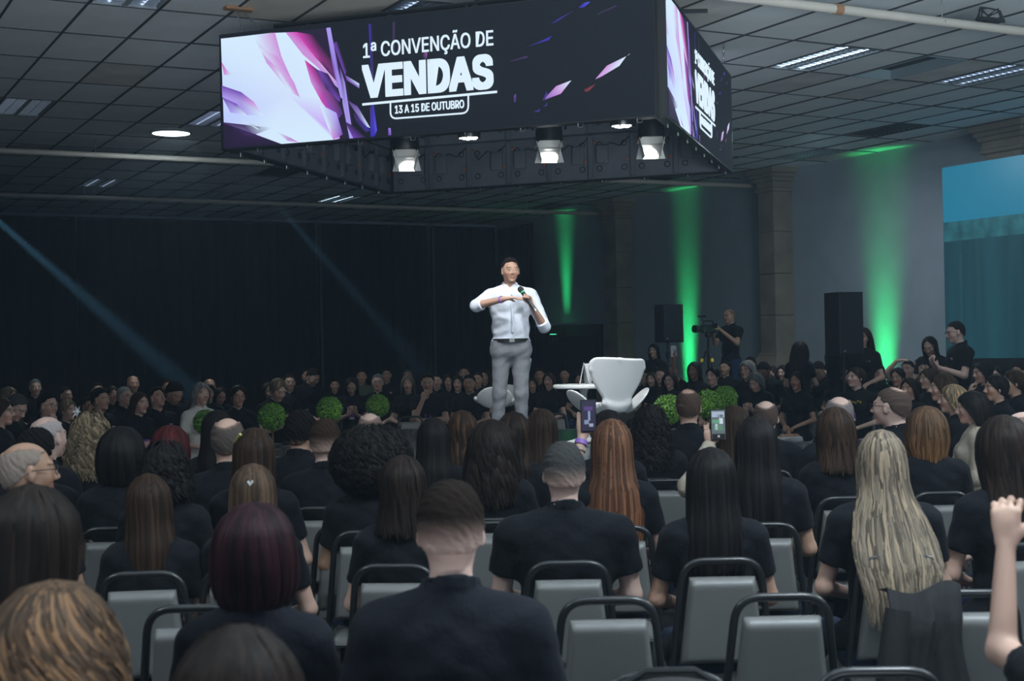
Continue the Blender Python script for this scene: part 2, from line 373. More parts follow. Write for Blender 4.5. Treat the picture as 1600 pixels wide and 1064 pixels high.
def figure(sex='m', stand=False, armR='lap', armL='lap', lean=0., hy=0., hp=0., hr=0., wide=1.0, sleeve='short', vox=.009, lowvox=.014, jacket=False, beard=0., shirt='polo', tuck=False, custom=None, legs='sit', lip=None):
    """returns dict of shared meshes and the head matrix. hy>0 turns the head to the person's left, hp>0 nods down."""
    key = (sex, stand, armR, armL, lean, hy, hp, hr, wide, sleeve, vox, jacket, beard, shirt, tuck, legs, str(custom))
    if key in FIG: return FIG[key]
    f = sex == 'f'; up = .40 if stand else 0.
    z0 = .53+up
    sw = (.152 if f else .180)*wide; cw = (.142 if f else .168)*wide; ww = (.118 if f else .148)*wide; hw = (.172 if f else .165)*wide
    Lm = Matrix.Translation((0, 0, z0)) @ Matrix.Rotation(-lean, 4, 'X') @ Matrix.Translation((0, 0, -z0))
    hc = Vector((0, .028, 1.262+up))
    neck = Vector((0, -.005, 1.13+up))
    Hm = Lm @ Matrix.Translation(neck) @ Euler((-hp, hr, hy)).to_matrix().to_4x4() @ Matrix.Translation(-neck) @ Matrix.Translation(hc)
    dz = up
    torso = lambda g: [ell((0, -.005, z0+.02), (hw, .125, .10), .05, inf=g), ell((0, .012 if not f else .005, .72+dz), (ww, (.112 if not f else .095)*(.6+.4*wide), .16), .06, inf=g),
             ell((0, -.004, .93+dz), (cw, .108, .175), .05, inf=g), cap((-sw*.82, -.012, 1.018+dz), (sw*.82, -.012, 1.018+dz), .058*(.7+.3*wide), k=.05, inf=g),
             cap((0, -.022, 1.098+dz), (sw*.75, -.015, 1.032+dz), .042, .040, k=.035, inf=g), cap((0, -.022, 1.098+dz), (-sw*.75, -.015, 1.032+dz), .042, .040, k=.035, inf=g)]+(
             [ell((.068, .085, .925+dz), (.058, .048, .055), .04, inf=g), ell((-.068, .085, .925+dz), (.058, .048, .055), .04, inf=g)] if f else [ell((0, .03, .97+dz), (.13*wide, .085, .10), .05, inf=g)])
    T = xf(torso(0), Lm)
    arms = []; sleeves = []; arm_len = {}
    for s, nm in ((1, armR), (-1, armL)):
        if custom and custom.get('R' if s > 0 else 'L'):
            e, w, hd, hn, cu = custom['R' if s > 0 else 'L']; e = Vector(e); w = Vector(w)
        else:
            e, w = ARMS[nm]; e = Vector((s*e[0]*(.6+.4*wide)*(.92 if f else 1), e[1], e[2]+dz)); w = Vector((s*w[0], w[1], w[2]+dz)); hd = None
            if nm == 'cross' and s < 0: w = Vector((.06, .185, .80+dz))
            if nm in ('cross', 'lap', 'phone', 'side', 'chin', 'raise', 'high', 'brow'): e = Lm@e; w = Lm@w
        S = Lm@Vector((s*sw, -.012, 1.015+dz)); k_ = .86 if f else 1.0
        arms += [cap(S, e, .050*k_, .040*k_, k=.03), cap(e, w, .041*k_, .026*k_, k=.02)]
        fd = (w-e).normalized()
        if hd is None:
            if nm in ('phone', 'raise', 'high'): hd, hn, cu = fd*.6+Vector((0, .1, .6)), Vector((0, -1, .1)) if nm != 'phone' else Vector((0, -.3, 1)), .55
            elif nm == 'chin': hd, hn, cu = Vector((-s*.2, -.25, 1)), Vector((-s*.3, -1, 0)), 1.0
            elif nm == 'brow': hd, hn, cu = Vector((-s*1., -.3, .2)), Vector((0, -.2, -1)), .3
            elif nm == 'cross': hd, hn, cu = fd, Vector((0, -1, 0)), .35
            else: hd, hn, cu = fd*.8+Vector((0, .1, -.1)), Vector((0, -.1, -1)), .45
        td = Vector((-s, 0, .3)) if nm not in ('chin', 'brow') else Vector((-s*.4, -1, .2))
        if nm in ('raise', 'high'): td = Vector((-s, 0, .2))
        arms += hand_prims(w, hd, hn, td, curl=cu, sc=.93 if f else 1.0)
        if sleeve == 'long':
            sleeves += [cap(S, e, .064*k_, .054*k_, k=.03), cap(e, w-(w-e)*.06, .053*k_, .038*k_, k=.02)]
        elif sleeve == 'rolled':
            m = e+(w-e)*.22; q = e+(w-e)*.10
            sleeves += [cap(S, e, .068*k_, .058*k_, k=.03), cap(e, m, .056*k_, .052*k_, k=.02, cut=[(tuple(m), tuple((w-e).normalized()))]), cap(q, m, .058, .057, k=.006, cut=[(tuple(m), tuple((w-e).normalized())), (tuple(q), tuple(-(w-e).normalized()))])]
        else:
            m = S+(e-S)*.62; dd = (e-S).normalized()
            sleeves += [cap(S, S+(e-S)*.85, .066*k_*(.7+.3*wide), .060*k_*(.7+.3*wide), k=.04, cut=[(tuple(m), tuple(dd))])]
        arm_len[s] = (S, e, w)
    Hh = xf(head_prims(sex), Hm)
    neckP = [cap(Lm@Vector((0, -.015, 1.07+dz)), Hm@Vector((0, -.018, -.055)), .056 if not f else .047, .052 if not f else .043, k=.035)]
    legsP = []; tro = []; shoes = []
    for s in (1, -1):
        if stand: hip, kn, an = V3(s*.088, 0, .93), V3(s*(.10), .01, .50), V3(s*.115, -.02, .09)
        elif legs == 'crossed' and s < 0: hip, kn, an = V3(-.09, 0, .53), V3(.02, .44, .56), V3(.15, .50, .22)
        else: hip, kn, an = V3(s*.09, .0, .53), V3(s*.125, .42, .50), V3(s*.12, .44, .09)
        if custom and custom.get('legs'): hip, kn, an = [V3(*q)*V3(1, 1, 1) for q in custom['legs'][0 if s > 0 else 1]]
        legsP += [cap(hip, kn, .070, .048, k=.03), cap(kn, an, .046, .032, k=.02), cap(an, an+V3(s*.02, .12, -.055), .032, .022, k=.02)]
        cutn = an+(kn-an)*.02; nd = (an-kn)/np.linalg.norm(an-kn)
        tro += [cap(hip, kn, .092, .066, k=.05), cap(kn, an, .066, .054, k=.03, cut=[(tuple(cutn), tuple(nd))])]
        sh = an+V3(0, 0, -.045)
        shoes += [cap(an+V3(0, -.02, -.05), an+V3(s*.01, .06, -.05), .038, .038, k=.03), ell(an+V3(s*.02, .13, -.058), (.043, .075, .030), .03)]
    skin_mats = [M_SKIN]
    lipc = lip or ((.86, .66, .62) if not f else (.84, .50, .50))
    body = sdf_mesh('body', T+neckP+arms+legsP+Hh, vox, skin_mats, colf=lambda P: head_color(P, Hm.inverted(), beard=beard, lip=lipc))
    Cuts = []
    gy = .016
    st = xf(torso(gy), Lm)+sleeves
    if jacket: st = [dict(p, **({'r': p['r']+.012} if p['t'] == 'e' else {'ra': p['ra']+.012, 'rb': p['rb']+.012})) for p in st]
    nb = Lm@Vector((0, -.012, 1.13+dz)); na = Lm@Vector((0, -.004, 1.24+dz))
    st.append(cap(nb, na, .052 if not f else .044, .075, k=.01, op='s'))
    if not stand: st.append(ell((0, .05, .55), (hw+.03, .16, .10), .04))
    if shirt == 'polo': st.append(cap(Lm@Vector((0, .044, 1.15+dz)), Lm@Vector((0, .130, 1.045+dz)), .024, .008, k=.010, op='s'))
    if shirt == 'polo' or tuck:
        ring = []
        rr = .067 if not f else .058
        for k in range(12):
            a0 = math.pi*2*k/12; a1 = math.pi*2*(k+1)/12
            if shirt == 'polo' and .35*math.pi < (a0+a1)/2 < .65*math.pi: continue
            f0 = lambda a: Lm@Vector((rr*math.cos(a), -.008+rr*math.sin(a)*1.02, 1.118+dz-.020*math.sin(a)))
            ring.append(cap(f0(a0), f0(a1), .0125, k=.004)); ring.append(cap(f0(a0)*1.0+Vector((0, 0, .020)), f0(a1)+Vector((0, 0, .020)), .0085, k=.006))
        st += ring
        if tuck:
            for s in (1, -1): st.append(cap(Lm@Vector((s*.03, .052, 1.105+dz)), Lm@Vector((s*.075, .075, 1.075+dz)), .012, .006, k=.01))
            st.append(cap(Lm@Vector((0, .048, 1.14+dz)), Lm@Vector((0, .135, 1.04+dz)), .022, .010, k=.012, op='s'))
            st.append(cap(Lm@Vector((-.012, .130, 1.03+dz)), Lm@Vector((-.006, .148, .68+dz)), .011, .011, k=.01))
    hem = (.50 if not stand else .84) if not tuck else (z0+.06)
    def spost(X, Y, Z, Fd):
        Fd = fold_noise(.0045, hash(sex) % 3)(X, Y, Z, Fd)
        return np.maximum(Fd, hem-Z)
    shirt_me = sdf_mesh('shirt', st, max(vox, .009) if not tuck else vox, [M_CLOTH], post=spost)
    top = z0+(.075 if tuck else .04)
    def tpost(X, Y, Z, Fd): return np.maximum(fold_noise(.004, 2)(X, Y, Z, Fd), Z-top)
    pel = [ell((0, -.005, z0-.01), (hw+.012, .135, .115), .05)]
    if tuck: pel.append(ell((0, .005, z0+.09), (ww+.024, .138, .08), .05))
    tro_me = sdf_mesh('trousers', pel+tro, lowvox, [M_CLOTH], post=tpost)
    sh_me = [sdf_mesh('shoe', shoes[i:i+2], .012, [M_SHOE], post=lambda X, Y, Z, Fd: np.maximum(Fd, .004-Z)) for i in (0, 2)]
    out = dict(body=body, shirt=shirt_me, trousers=tro_me, shoes=sh_me, head=Hm, arms=arm_len, top=(Hm@Vector((0, 0, .113))).z, Lm=Lm, topxy=(Hm@Vector((0, 0, .1))))
    FIG[key] = out; return out
# ---------------------------------------------------------------- hair (head-local: origin at head centre, +y face, z up)
PROFILES = {  # h below crown, half width, half depth, centre y
    'straight': ((0, 0, 0, -.012), (.012, .040, .048, -.012), (.035, .066, .080, -.014), (.07, .084, .104, -.014), (.11, .091, .110, -.016), (.16, .093, .110, -.020), (.21, .093, .104, -.028), (.26, .098, .092, -.050), (.32, .108, .085, -.075), (.42, .112, .078, -.090), (.55, .100, .070, -.095), (.75, .085, .060, -.095)),
    'backfall': ((0, 0, 0, -.012), (.012, .040, .048, -.012), (.035, .066, .080, -.014), (.07, .084, .104, -.014), (.11, .091, .110, -.016), (.16, .094, .110, -.020), (.21, .096, .104, -.028), (.26, .104, .092, -.060), (.32, .116, .085, -.095), (.42, .130, .06, -.175), (.52, .125, .045, -.255), (.62, .11, .035, -.285), (.75, .095, .03, -.29)),
    'full': ((0, 0, 0, -.012), (.012, .050, .055, -.012), (.035, .078, .088, -.014), (.07, .098, .112, -.016), (.12, .112, .124, -.020), (.18, .122, .126, -.026), (.24, .130, .118, -.040), (.31, .135, .105, -.065), (.42, .130, .092, -.085), (.55, .110, .080, -.095), (.75, .09, .06, -.095)),
    'bob': ((0, 0, 0, -.012), (.012, .046, .050, -.012), (.035, .074, .084, -.014), (.07, .094, .108, -.016), (.11, .103, .118, -.018), (.16, .108, .118, -.020), (.21, .107, .106, -.022), (.26, .095, .088, -.030), (.30, .088, .08, -.03)),
    'tied': ((0, 0, 0, -.012), (.012, .040, .046, -.012), (.035, .066, .076, -.014), (.07, .082, .098, -.014), (.11, .085, .102, -.018), (.15, .075, .088, -.026), (.18, .055, .068, -.04), (.22, .02, .02, -.05)),
    'afro': ((0, 0, 0, -.02), (.012, .075, .065, -.02), (.04, .125, .11, -.02), (.09, .170, .145, -.022), (.15, .192, .160, -.025), (.21, .190, .158, -.03), (.27, .165, .14, -.04), (.32, .125, .11, -.045), (.35, .08, .08, -.05)),
}
HAIR = {}
def hair_mesh(kind, length, wave=0., curl=0., n=240, wid=.010, part=0., open_=100, fringe=False, seed=1, tips=1.0, streaks=None, gap=0., segs=16, flare=1., tiptone=None):
    key = (kind, length, wave, curl, n, wid, part, open_, seed, str(streaks), flare, str(tiptone))
    if key in HAIR: return HAIR[key]
    rn = np.random.RandomState(seed*31+5)
    pr = np.array(PROFILES[kind]); top = .124 if kind != 'afro' else .185
    def prof(h): return np.interp(h, pr[:, 0], pr[:, 1]), np.interp(h, pr[:, 0], pr[:, 2]), np.interp(h, pr[:, 0], pr[:, 3])
    def pmax(h):                           # how far round from the back the hair reaches
        return np.interp(h, [0, .040, .055, .075, .10, .14, .2, .3, .5], [180, 178, 160, 143, open_+28, open_+12, open_-2, open_-14, open_-24])
    V = []; Fc = []; UV = []; C = []
    # inner shell
    nh = 20; na = 30; hs = np.concatenate([[0, .006, .015], np.linspace(.03, min(length*.94, .62), nh-3)])
    for lay, sc in ((0, .96), (1, .70)):
        for i, h in enumerate(hs):
            rx, ry, cy = prof(h)
            if h > .3: rx = rx*(1+(flare-1)*min(1, (h-.2)/.3))
            pm = R(pmax(h))
            for j in range(na):
                a = -pm+2*pm*j/(na-1); wv = 1+.02*math.sin(a*9+seed)+(.035*math.sin(a*5+h*60*wave+seed) if wave else 0)+(.05*math.sin(a*13+h*70)*math.sin(h*90+a*7) if curl else 0)
                s2 = sc if not lay else .90-.20*min(1, h/.10)
                V.append((rx*s2*wv*math.sin(a), cy-ry*s2*wv*math.cos(a), top-h-(.006 if not lay else .014))); UV.append((j/na*1.0, h)); C.append((.62, .62, .62))
    b = nh*na
    for i in range(nh-1):
        for j in range(na-1):
            p = i*na+j; Fc.append((p, p+na, p+na+1, p+1)); p += b; Fc.append((p, p+1, p+na+1, p+na))
    for j in range(na-1):
        p = (nh-1)*na+j; Fc.append((p, p+b, p+b+1, p+1))
    for i in range(nh-1):
        p = i*na; Fc.append((p, p+b, p+b+na, p+na)[::-1]); p = i*na+na-1; Fc.append((p, p+b, p+b+na, p+na))
    # locks
    for q in range(n):
        a0 = rn.uniform(-179, 179); h0 = abs(rn.normal(0, .012))+.001
        if kind in ('straight', 'full', 'bob') and q % 3 == 0: h0 = rn.uniform(.0, .09)
        if kind == 'afro' or curl: h0 = rn.uniform(0, max(.05, length*.7))
        end = length*rn.uniform(.86, 1.0)*(1-.10*abs(a0)/180*(kind != 'afro'))
        if kind == 'afro' or curl: end = min(length, h0+rn.uniform(.10, .22))
        lay = 1+rn.uniform(-.03, .045); tone = .45+1.15*rn.rand()**1.4; col = np.array([tone]*3)
        if streaks and rn.rand() < streaks[0]: col = np.array(streaks[1])*rn.uniform(.75, 1.15)
        w0 = wid*rn.uniform(.6, 1.4); ph = rn.uniform(0, 6.28); ph2 = rn.uniform(0, 6.28); drift = rn.normal(0, 7); u0 = rn.rand()
        base = len(V)
        for i in range(segs):
            t = i/(segs-1); h = h0+(end-h0)*(t**1.15 if h0 < .03 else t)
            rx, ry, cy = prof(h)
            if h > .3: rx = rx*(1+(flare-1)*min(1, (h-.2)/.3))
            pm = pmax(h); a = max(-pm, min(pm, a0+drift*t)); a = R(a)
            amp = (wave*.012)*min(1, h/.12)+(curl*.016)
            a += amp*6*math.sin(h*(38 if not curl else 95)+ph); rl = lay+amp*4*math.sin(h*(38 if not curl else 95)+ph+1.6)+.012*math.sin(h*15+ph2)
            c = Vector((rx*rl*math.sin(a), cy-ry*rl*math.cos(a), top-h+(.004 if h < .02 else 0)+(.010*math.sin(h*80+ph2) if curl else 0)))
            tg = Vector((math.cos(a)*max(rx, .03), math.sin(a)*max(ry, .03), 0)).normalized(); nr = Vector((math.sin(a), -math.cos(a), .25)).normalized()
            ww = w0*(1-.75*max(0, (t-.55)/.45)**1.5)*(.5+.5*min(1, t*6))
            V += [tuple(c-tg*ww), tuple(c+nr*ww*.45), tuple(c+tg*ww)]; UV += [(u0-.02, h), (u0, h), (u0+.02, h)]
            cc = col if tiptone is None else col*(1-max(0, (h/length-.45)/.55))+col*np.array(tiptone)*max(0, (h/length-.45)/.55)
            C += [tuple(cc)]*3
        for i in range(segs-1):
            p = base+3*i; Fc += [(p, p+1, p+4, p+3), (p+1, p+2, p+5, p+4)]
    C = np.array(C, dtype=np.float32)
    me = mk_mesh('hair', np.array(V), np.array(Fc), [M_HAIR], True, C, UV)
    HAIR[key] = me; return me
def crop_mesh(kind, sex='m', seed=0, vox=.0042):
    key = ('crop', kind, vox)
    if key in HAIR: return HAIR[key]
    t = dict(short=.010, fade=.011, thick=.020, bald=.006, ring=.007, grey=.010, thin=.007)[kind]
    P = [ell((0, -.014, .026), (.076+t, .095+t, .088+t*1.2), .02), ell((0, -.045, -.02), (.062+t*.8, .055+t*.8, .06+t), .03)]
    if kind in ('thick', 'fade'): P.append(ell((0, .02, .085), (.058, .070, .040), .02))
    rn = np.random.RandomState(3)
    fr = rn.uniform(60, 260, (10, 3)); ph = rn.uniform(0, 6, 10)
    def post(X, Y, Z, Fd):
        line = .012+.95*(Y+.005)
        line = np.where(Y > .035, np.maximum(line, .070+.25*(.05-np.abs(X))), line)
        line = np.where(Y < -.035, np.maximum((-.052 if kind == 'fade' else -.072)+0*Y, line), line)
        g = line-Z
        nz = 0
        for i in range(10): nz = nz+np.sin(X*fr[i, 0]+Y*fr[i, 1]+Z*fr[i, 2]+ph[i])
        nz2 = np.sin(X*520+np.sin(Z*460+Y*170)*2.2)*np.sin(Y*480+Z*500+np.sin(X*300)*2)+np.sin(X*350+Z*430+1.7*np.sin(Y*260))*np.sin(Y*370-X*290)
        Fd = Fd+nz*.0005*(2 if kind == 'thick' else 1)+nz2*(.0011 if kind in ('thick', 'short', 'fade') else .0005)
        Fd = np.maximum(Fd, g*.8)
        Fd = np.maximum(Fd, .0035-np.sqrt(np.maximum(0, ((np.abs(X)-.082)/.012)**2+((Y+.002)/.022)**2+((Z+.004)/.034)**2))*.012+.010)
        if kind in ('ring', 'bald'):
            e = np.sqrt((X/.054)**2+((Y+.015)/.094)**2+((Z-.098)/.060)**2)-1
            Fd = np.maximum(Fd, -e*.05)
        if kind == 'thin':
            e = np.sqrt((X/.034)**2+((Y+.045)/.036)**2+((Z-.105)/.030)**2)-1
            Fd = np.maximum(Fd, -e*.04)
        return Fd
    def colf(Q):
        c = np.ones((len(Q), 4), dtype=np.float32); z = Q[:, 2]; y = Q[:, 1]
        if kind == 'fade': a = 1-(1-np.clip((z+.035)/.080, .04, 1))**2.0
        elif kind in ('short', 'thick', 'grey'): a = 1-(1-np.clip((z+.078)/.04, .15, 1))**2.2
        else: a = np.clip((z+.075)/.03, .2, .85 if kind != 'bald' else .55)
        if kind in ('ring', 'bald'):
            e = np.sqrt((Q[:, 0]/.054)**2+((y+.015)/.094)**2+((z-.098)/.060)**2)-1; a = a*np.clip(e*4+.15, .1, 1)
        if kind == 'thin':
            e = np.sqrt((Q[:, 0]/.034)**2+((y+.045)/.036)**2+((z-.105)/.030)**2)-1; a = a*np.clip(e*2+.15, .15, 1)
        c[:, 3] = a; n = .8+.4*np.random.RandomState(1).rand(len(z)); c[:, :3] = n[:, None]; return c
    me = sdf_mesh('cropped_hair', P, vox, [M_CROP], post=post, colf=colf); HAIR[key] = me; return me
def glasses_mesh(dark=False):
    if 'glasses' in HAIR: return HAIR['glasses']
    m = MB()
    for s in (1, -1):
        m.tube([(s*.032+.024*math.cos(a)*(1 if True else 0), .104-.004*abs(math.cos(a)), .002+.018*math.sin(a)) for a in np.linspace(0, 2*math.pi, 17)[:-1]], .0019, 5, closed=True)
        m.tube([(s*.056, .100, .008), (s*.076, .075, .010), (s*.083, .0, .008), (s*.083, -.022, -.006)], .0019, 5)
    m.tube([(-.009, .108, .006), (0, .111, .008), (.009, .108, .006)], .0019, 5)
    HAIR['glasses'] = m.mesh('spectacles', M_GLASSES); return HAIR['glasses']
HC = dict(black=(.011, .009, .009), dark=(.016, .0095, .007), brown=(.038, .021, .013), mid=(.085, .052, .033), auburn=(.135, .062, .034), copper=(.100, .056, .030), red=(.075, .012, .014), wine=(.026, .008, .011),
          blonde=(.175, .140, .105), dblonde=(.20, .15, .095), grey=(.16, .165, .17), white=(.55, .56, .60), ash=(.26, .27, .26), salt=(.055, .055, .055))
SKIN = dict(l=(.58, .37, .29), m=(.48, .29, .21), d=(.30, .17, .11), p=(.66, .45, .38), t=(.40, .235, .16))
STYLE = {
    'long': lambda sd: hair_mesh('straight', .50, n=260, seed=1+sd % 2), 'longer': lambda sd: hair_mesh('straight', .66, n=340, seed=3, flare=1.1),
    'wavy': lambda sd: hair_mesh('full', .44, wave=1., n=280, seed=4+sd % 2), 'should': lambda sd: hair_mesh('straight', .34, wave=.4, n=220, seed=6),
    'bob': lambda sd: hair_mesh('bob', .27, n=220, seed=7), 'curly': lambda sd: hair_mesh('full', .42, curl=1., n=560, wid=.008, seed=8, segs=12),
    'curlyshort': lambda sd: hair_mesh('full', .27, curl=1., n=460, wid=.008, seed=9, segs=12), 'afro': lambda sd: hair_mesh('afro', .34, curl=1., n=1500, wid=.007, seed=10, segs=9, open_=120),
    'tied': lambda sd: hair_mesh('tied', .20, n=150, seed=11), 'blonde': lambda sd: hair_mesh('backfall', .76, wave=.35, n=800, wid=.0055, seed=12, flare=1.28, streaks=(.28, (1.9, 1.8, 1.65))),
    'highlights': lambda sd: hair_mesh('straight', .44, wave=.6, n=260, seed=13, streaks=(.22, (2.6, 2.1, 1.6))), 'copper': lambda sd: hair_mesh('bob', .31, wave=.25, n=300, wid=.007, seed=14, tiptone=(2.5, 2.1, 1.5), flare=1.3),
    'auburn': lambda sd: hair_mesh('straight', .66, n=380, seed=15, wid=.008, flare=1.25, tiptone=(1.6, 1.4, 1.2)), 'curlybrown': lambda sd: hair_mesh('full', .42, wave=2.6, curl=.0, n=1100, wid=.0045, seed=16, streaks=(.26, (3.0, 2.7, 2.2)), segs=20),
}
PEOPLE = []; OCC = []
def badge(parent, loc, rot=(0, 0, 0)):
    m = MB(); m.box((0, 0, 0), (.075, .004, .10), bev=.001); o = m.build('id_badge', M_PURPLE, parent, loc=loc, rot=rot)
    m = MB(); m.box((0, .003, -.030), (.066, .002, .028)); m.build('name_strip', M_PAPER, o)
def put(name_fig, px, ytop, s, r, hair, hcol, skin, label, group=None, shirt=(.006, .007, .010), trousers=(.02, .03, .06), glasses=False, scale=None, z_base=0., fixed=False, cat='person', hscale=1.0, wx=1.0, seed=0, **kw):
    fg = figure(**name_fig)
    nominal = fg['top']+.012; rz = -(AZ+R(r)); Rz_ = Matrix.Rotation(rz, 3, 'Z')
    def sol(s_):
        h_ = at_s(px, ytop, s_); k_ = scale if scale else max(.88, min(1.10, (h_.z-z_base)/nominal))
        return h_, k_, Rz_@Vector((fg['topxy'].x*k_, fg['topxy'].y*k_, 0)), abs((h_.z-z_base)/nominal-k_)
    best = None
    for t in ([0] if fixed else sorted(range(-28, 29), key=lambda v: abs(v)+.1*(v < 0))):
        s_ = s/(1+.018*t); h_, k_, o_, er = sol(s_); q = Vector((h_.x-o_.x, h_.y-o_.y, 0)); pen = er*6+abs(t)*.012
        sv = q-Vector((6.32, 12.12, 0)); dd1 = abs(sv.x*.662-sv.y*.749); dd2 = abs(sv.x*.749+sv.y*.662)
        if max(dd1, dd2) < 2.45 and z_base < .5: pen += 4*(2.45-max(dd1, dd2))+1
        for (q2, r2) in OCC:
            d = q-q2; mr = (rz+r2)/2 if abs(math.sin((rz-r2)/2)) < .6 else rz; c_, s2_ = math.cos(-mr), math.sin(-mr); lx = d.x*c_-d.y*s2_; ly = d.x*s2_+d.y*c_
            e_ = (lx/.50)**2+(ly/.78)**2
            if e_ < 1: pen += (1-e_)*3
        if best is None or pen < best[0]: best = (pen, s_)
        if best[0] < abs(t)*.012+.001 and t: break
    s = best[1]; hp_, k, off, _ = sol(s); OCC.append((Vector((hp_.x-off.x, hp_.y-off.y, 0)), rz))
    b = link('person', fg['body'], loc=(hp_.x-off.x, hp_.y-off.y, z_base), rot=(0, 0, rz), color=SKIN[skin]); b.scale = (k*wx, k*wx, k)
    tag(b, label, cat, group)
    link('shirt', fg['shirt'], b, color=shirt); link('trousers', fg['trousers'], b, color=trousers); link('shoe', fg['shoes'][0], b); link('shoe', fg['shoes'][1], b)
    H = fg['head']
    if hair:
        if hair in ('short', 'fade', 'thick', 'bald', 'ring', 'grey', 'thin'):
            o_ = link('hair', crop_mesh(hair), b, color=HC[hcol], mw=H); o_['skin_tone'] = [c_*.92 for c_ in SKIN[skin]]
        else:
            # long hair hangs straight down whatever the nod: keep yaw, drop most of the pitch
            e = H.to_euler('ZYX'); Hd = Matrix.Translation(H.translation)@Euler((e.x*(.35 if hair not in ('afro', 'tied', 'bob', 'curlyshort', 'copper') else .9), e.y*.5, e.z)).to_matrix().to_4x4()
            h = link('hair', STYLE[hair](seed), b, color=HC[hcol], mw=Hd@Matrix.Scale(hscale, 4))
    if glasses: link('spectacles', glasses_mesh(), b, mw=H)
    b['_r'] = r
    PEOPLE.append((b, fg, label)); return b, fg
# ---------------------------------------------------------------- the setting
M_CEIL = mat('ceiling_board', (.76, .80, .81), .9, bump=(60, .25), var=.05)
M_CEILB = mat('ceiling_board_warm', (.62, .57, .50), .9, bump=(60, .25), var=.08)
M_CEILD = mat('ceiling_board_stained', (.60, .60, .57), .9, bump=(60, .25), var=.18)
M_GRID = mat('ceiling_bar_dark', (.035, .038, .042), .6)
M_WALL = mat('wall_paint', (.40, .475, .56), .85, bump=(14, .12), var=.05)
M_STONE = mat('column_stone', (.30, .26, .21), .75, bump=(30, .35), var=.22)
M_CURT = mat('black_drape', (.010, .012, .016), .95, bump=(25, .2))
M_FLOOR = mat('floor_carpet', (.035, .038, .042), .8, bump=(80, .3), var=.1)
M_PIPE = mat('painted_pipe', (.50, .47, .42), .5, var=.08)
M_RUST = mat('rust_patch', (.30, .16, .08), .8)
def struct(o): o['kind'] = 'structure'; return o
WX = 16.3; BY = 31.0
m = MB(); m.box((4, 14, -.05), (32, 44, .1)); struct(m.build('floor', M_FLOOR, smooth=False))
m = MB(); m.box((WX+.1, 14, CEIL/2), (.2, 44, CEIL)); wr = struct(m.build('wall_right', M_WALL, smooth=False))
m = MB(); m.box((4, BY+.6, CEIL/2), (32, .2, CEIL)); struct(m.build('wall_back', M_WALL, smooth=False))
m = MB(); m.box((-12.1, 14, CEIL/2), (.2, 44, CEIL)); struct(m.build('wall_left', M_WALL, smooth=False))
m = MB(); m.box((WX-.02, 14, .12), (.03, 44, .2)); struct(m.build('baseboard_right', M_STONE, smooth=False))
# ceiling: slab, bars, tiles
GX, GY = .625, 1.25; OX, OY = .06, .22
m = MB(); m.box((4, 14, CEIL+.16), (32, 44, .1)); ceil = struct(m.build('ceiling', M_CEILD, smooth=False))
m = MB(); m.box((0, 0, 0), (.019, 43, .022)); bar_a = m.mesh('long_bar', M_GRID, False)
for k in range(-16, 27):
    link('long_bar', bar_a, ceil, loc=(OX+GX*k, 14, CEIL-.004))
m = MB(); m.box((0, 0, 0), (28.4, .010, .02)); bar_b = m.mesh('cross_bar', M_GRID, False)
for k in range(-5, 26): link('cross_bar', bar_b, ceil, loc=(2.1, OY+GY*k, CEIL-.003))
def cell(x, y): return int(math.floor((x-OX)/GX)), int(math.floor((y-OY)/GY))
LIGHTS = {cell(*p): q for p, q in {(2.93, 18.36): 0, (5.61, 26.44): 1, (8.18, 26.61): 0, (10.66, 26.67): 2, (10.23, 12.11): 2, (12.75, 12.01): 1, (15.24, 18.58): 0, (5.33, 11.75): 1, (13.09, 26.55): 0, (15.3, 26.62): 0, (5.34, 18.61): 1, (2.94, 12.47): 1, (7.8, 18.5): 0, (2.9, 26.5): 0}.items()}
x0, y0 = 5.33, 11.75
LIGHTS[(cell(5.33, 11.75)[0]+1, cell(5.33, 11.75)[1])] = 1
HOLES = {cell(11.35, 12.15): 'hatch', cell(14.98, 15.82): 'vent', cell(7.7, 23.0): 'vent', cell(9.9, 23): 'vent', cell(14.6, 22): 'vent'}
ROUND = {cell(5.02, 19.49), cell(12.45, 10.5)}
m = MB(); m.box((0, 0, 0), (GX-.015, GY-.010, .014), bev=.003); tile_me = [m.mesh('ceiling_tile', M_CEIL, False)]
for mm in (M_CEILB, M_CEILD):
    m = MB(); m.box((0, 0, 0), (GX-.015, GY-.010, .014), bev=.003); tile_me.append(m.mesh('ceiling_tile', mm, False))
fwd2 = Vector((math.sin(AZ), math.cos(AZ)))
cells = []
for i in range(-18, 27):
    for j in range(-6, 26):
        if (i, j) in LIGHTS or (i, j) in HOLES: continue
        c = Vector((OX+GX*(i+.5), OY+GY*(j+.5), CEIL+.004)); dv = c-EYE; dep = dv.x*fwd2.x+dv.y*fwd2.y; lat = dv.x*fwd2.y-dv.y*fwd2.x
        inview = dep > 8.2 and abs(lat/dep) < .40 and (3.14/dep)*F_PX < 590 and c.x < WX
        cells.append((0 if inview else 1, dep, c))
cells.sort(key=lambda t: (t[0], t[1]))
rest = MB()
for n, (v, dep, c) in enumerate(cells):
    tl = random.random(); c = c+Vector((0, 0, random.uniform(-.002, .003)))
    if n < 300:
        k = 0 if tl < .9 else 2
        if abs(c.x-4.5) < .75 and abs(c.y-10.9) < 1.2: k = 1
        if 6.6 < c.x < 8.2 and 9.5 < c.y < 11.4: k = 2
        link('ceiling_tile', tile_me[k], ceil, loc=c, rot=(R(random.uniform(-.15, .15)), 0, 0))
    elif c.x < WX: rest.box(c, (GX-.015, GY-.010, .014))
tag(rest.build('far_tiles', M_CEIL, ceil, smooth=False), kind='stuff')
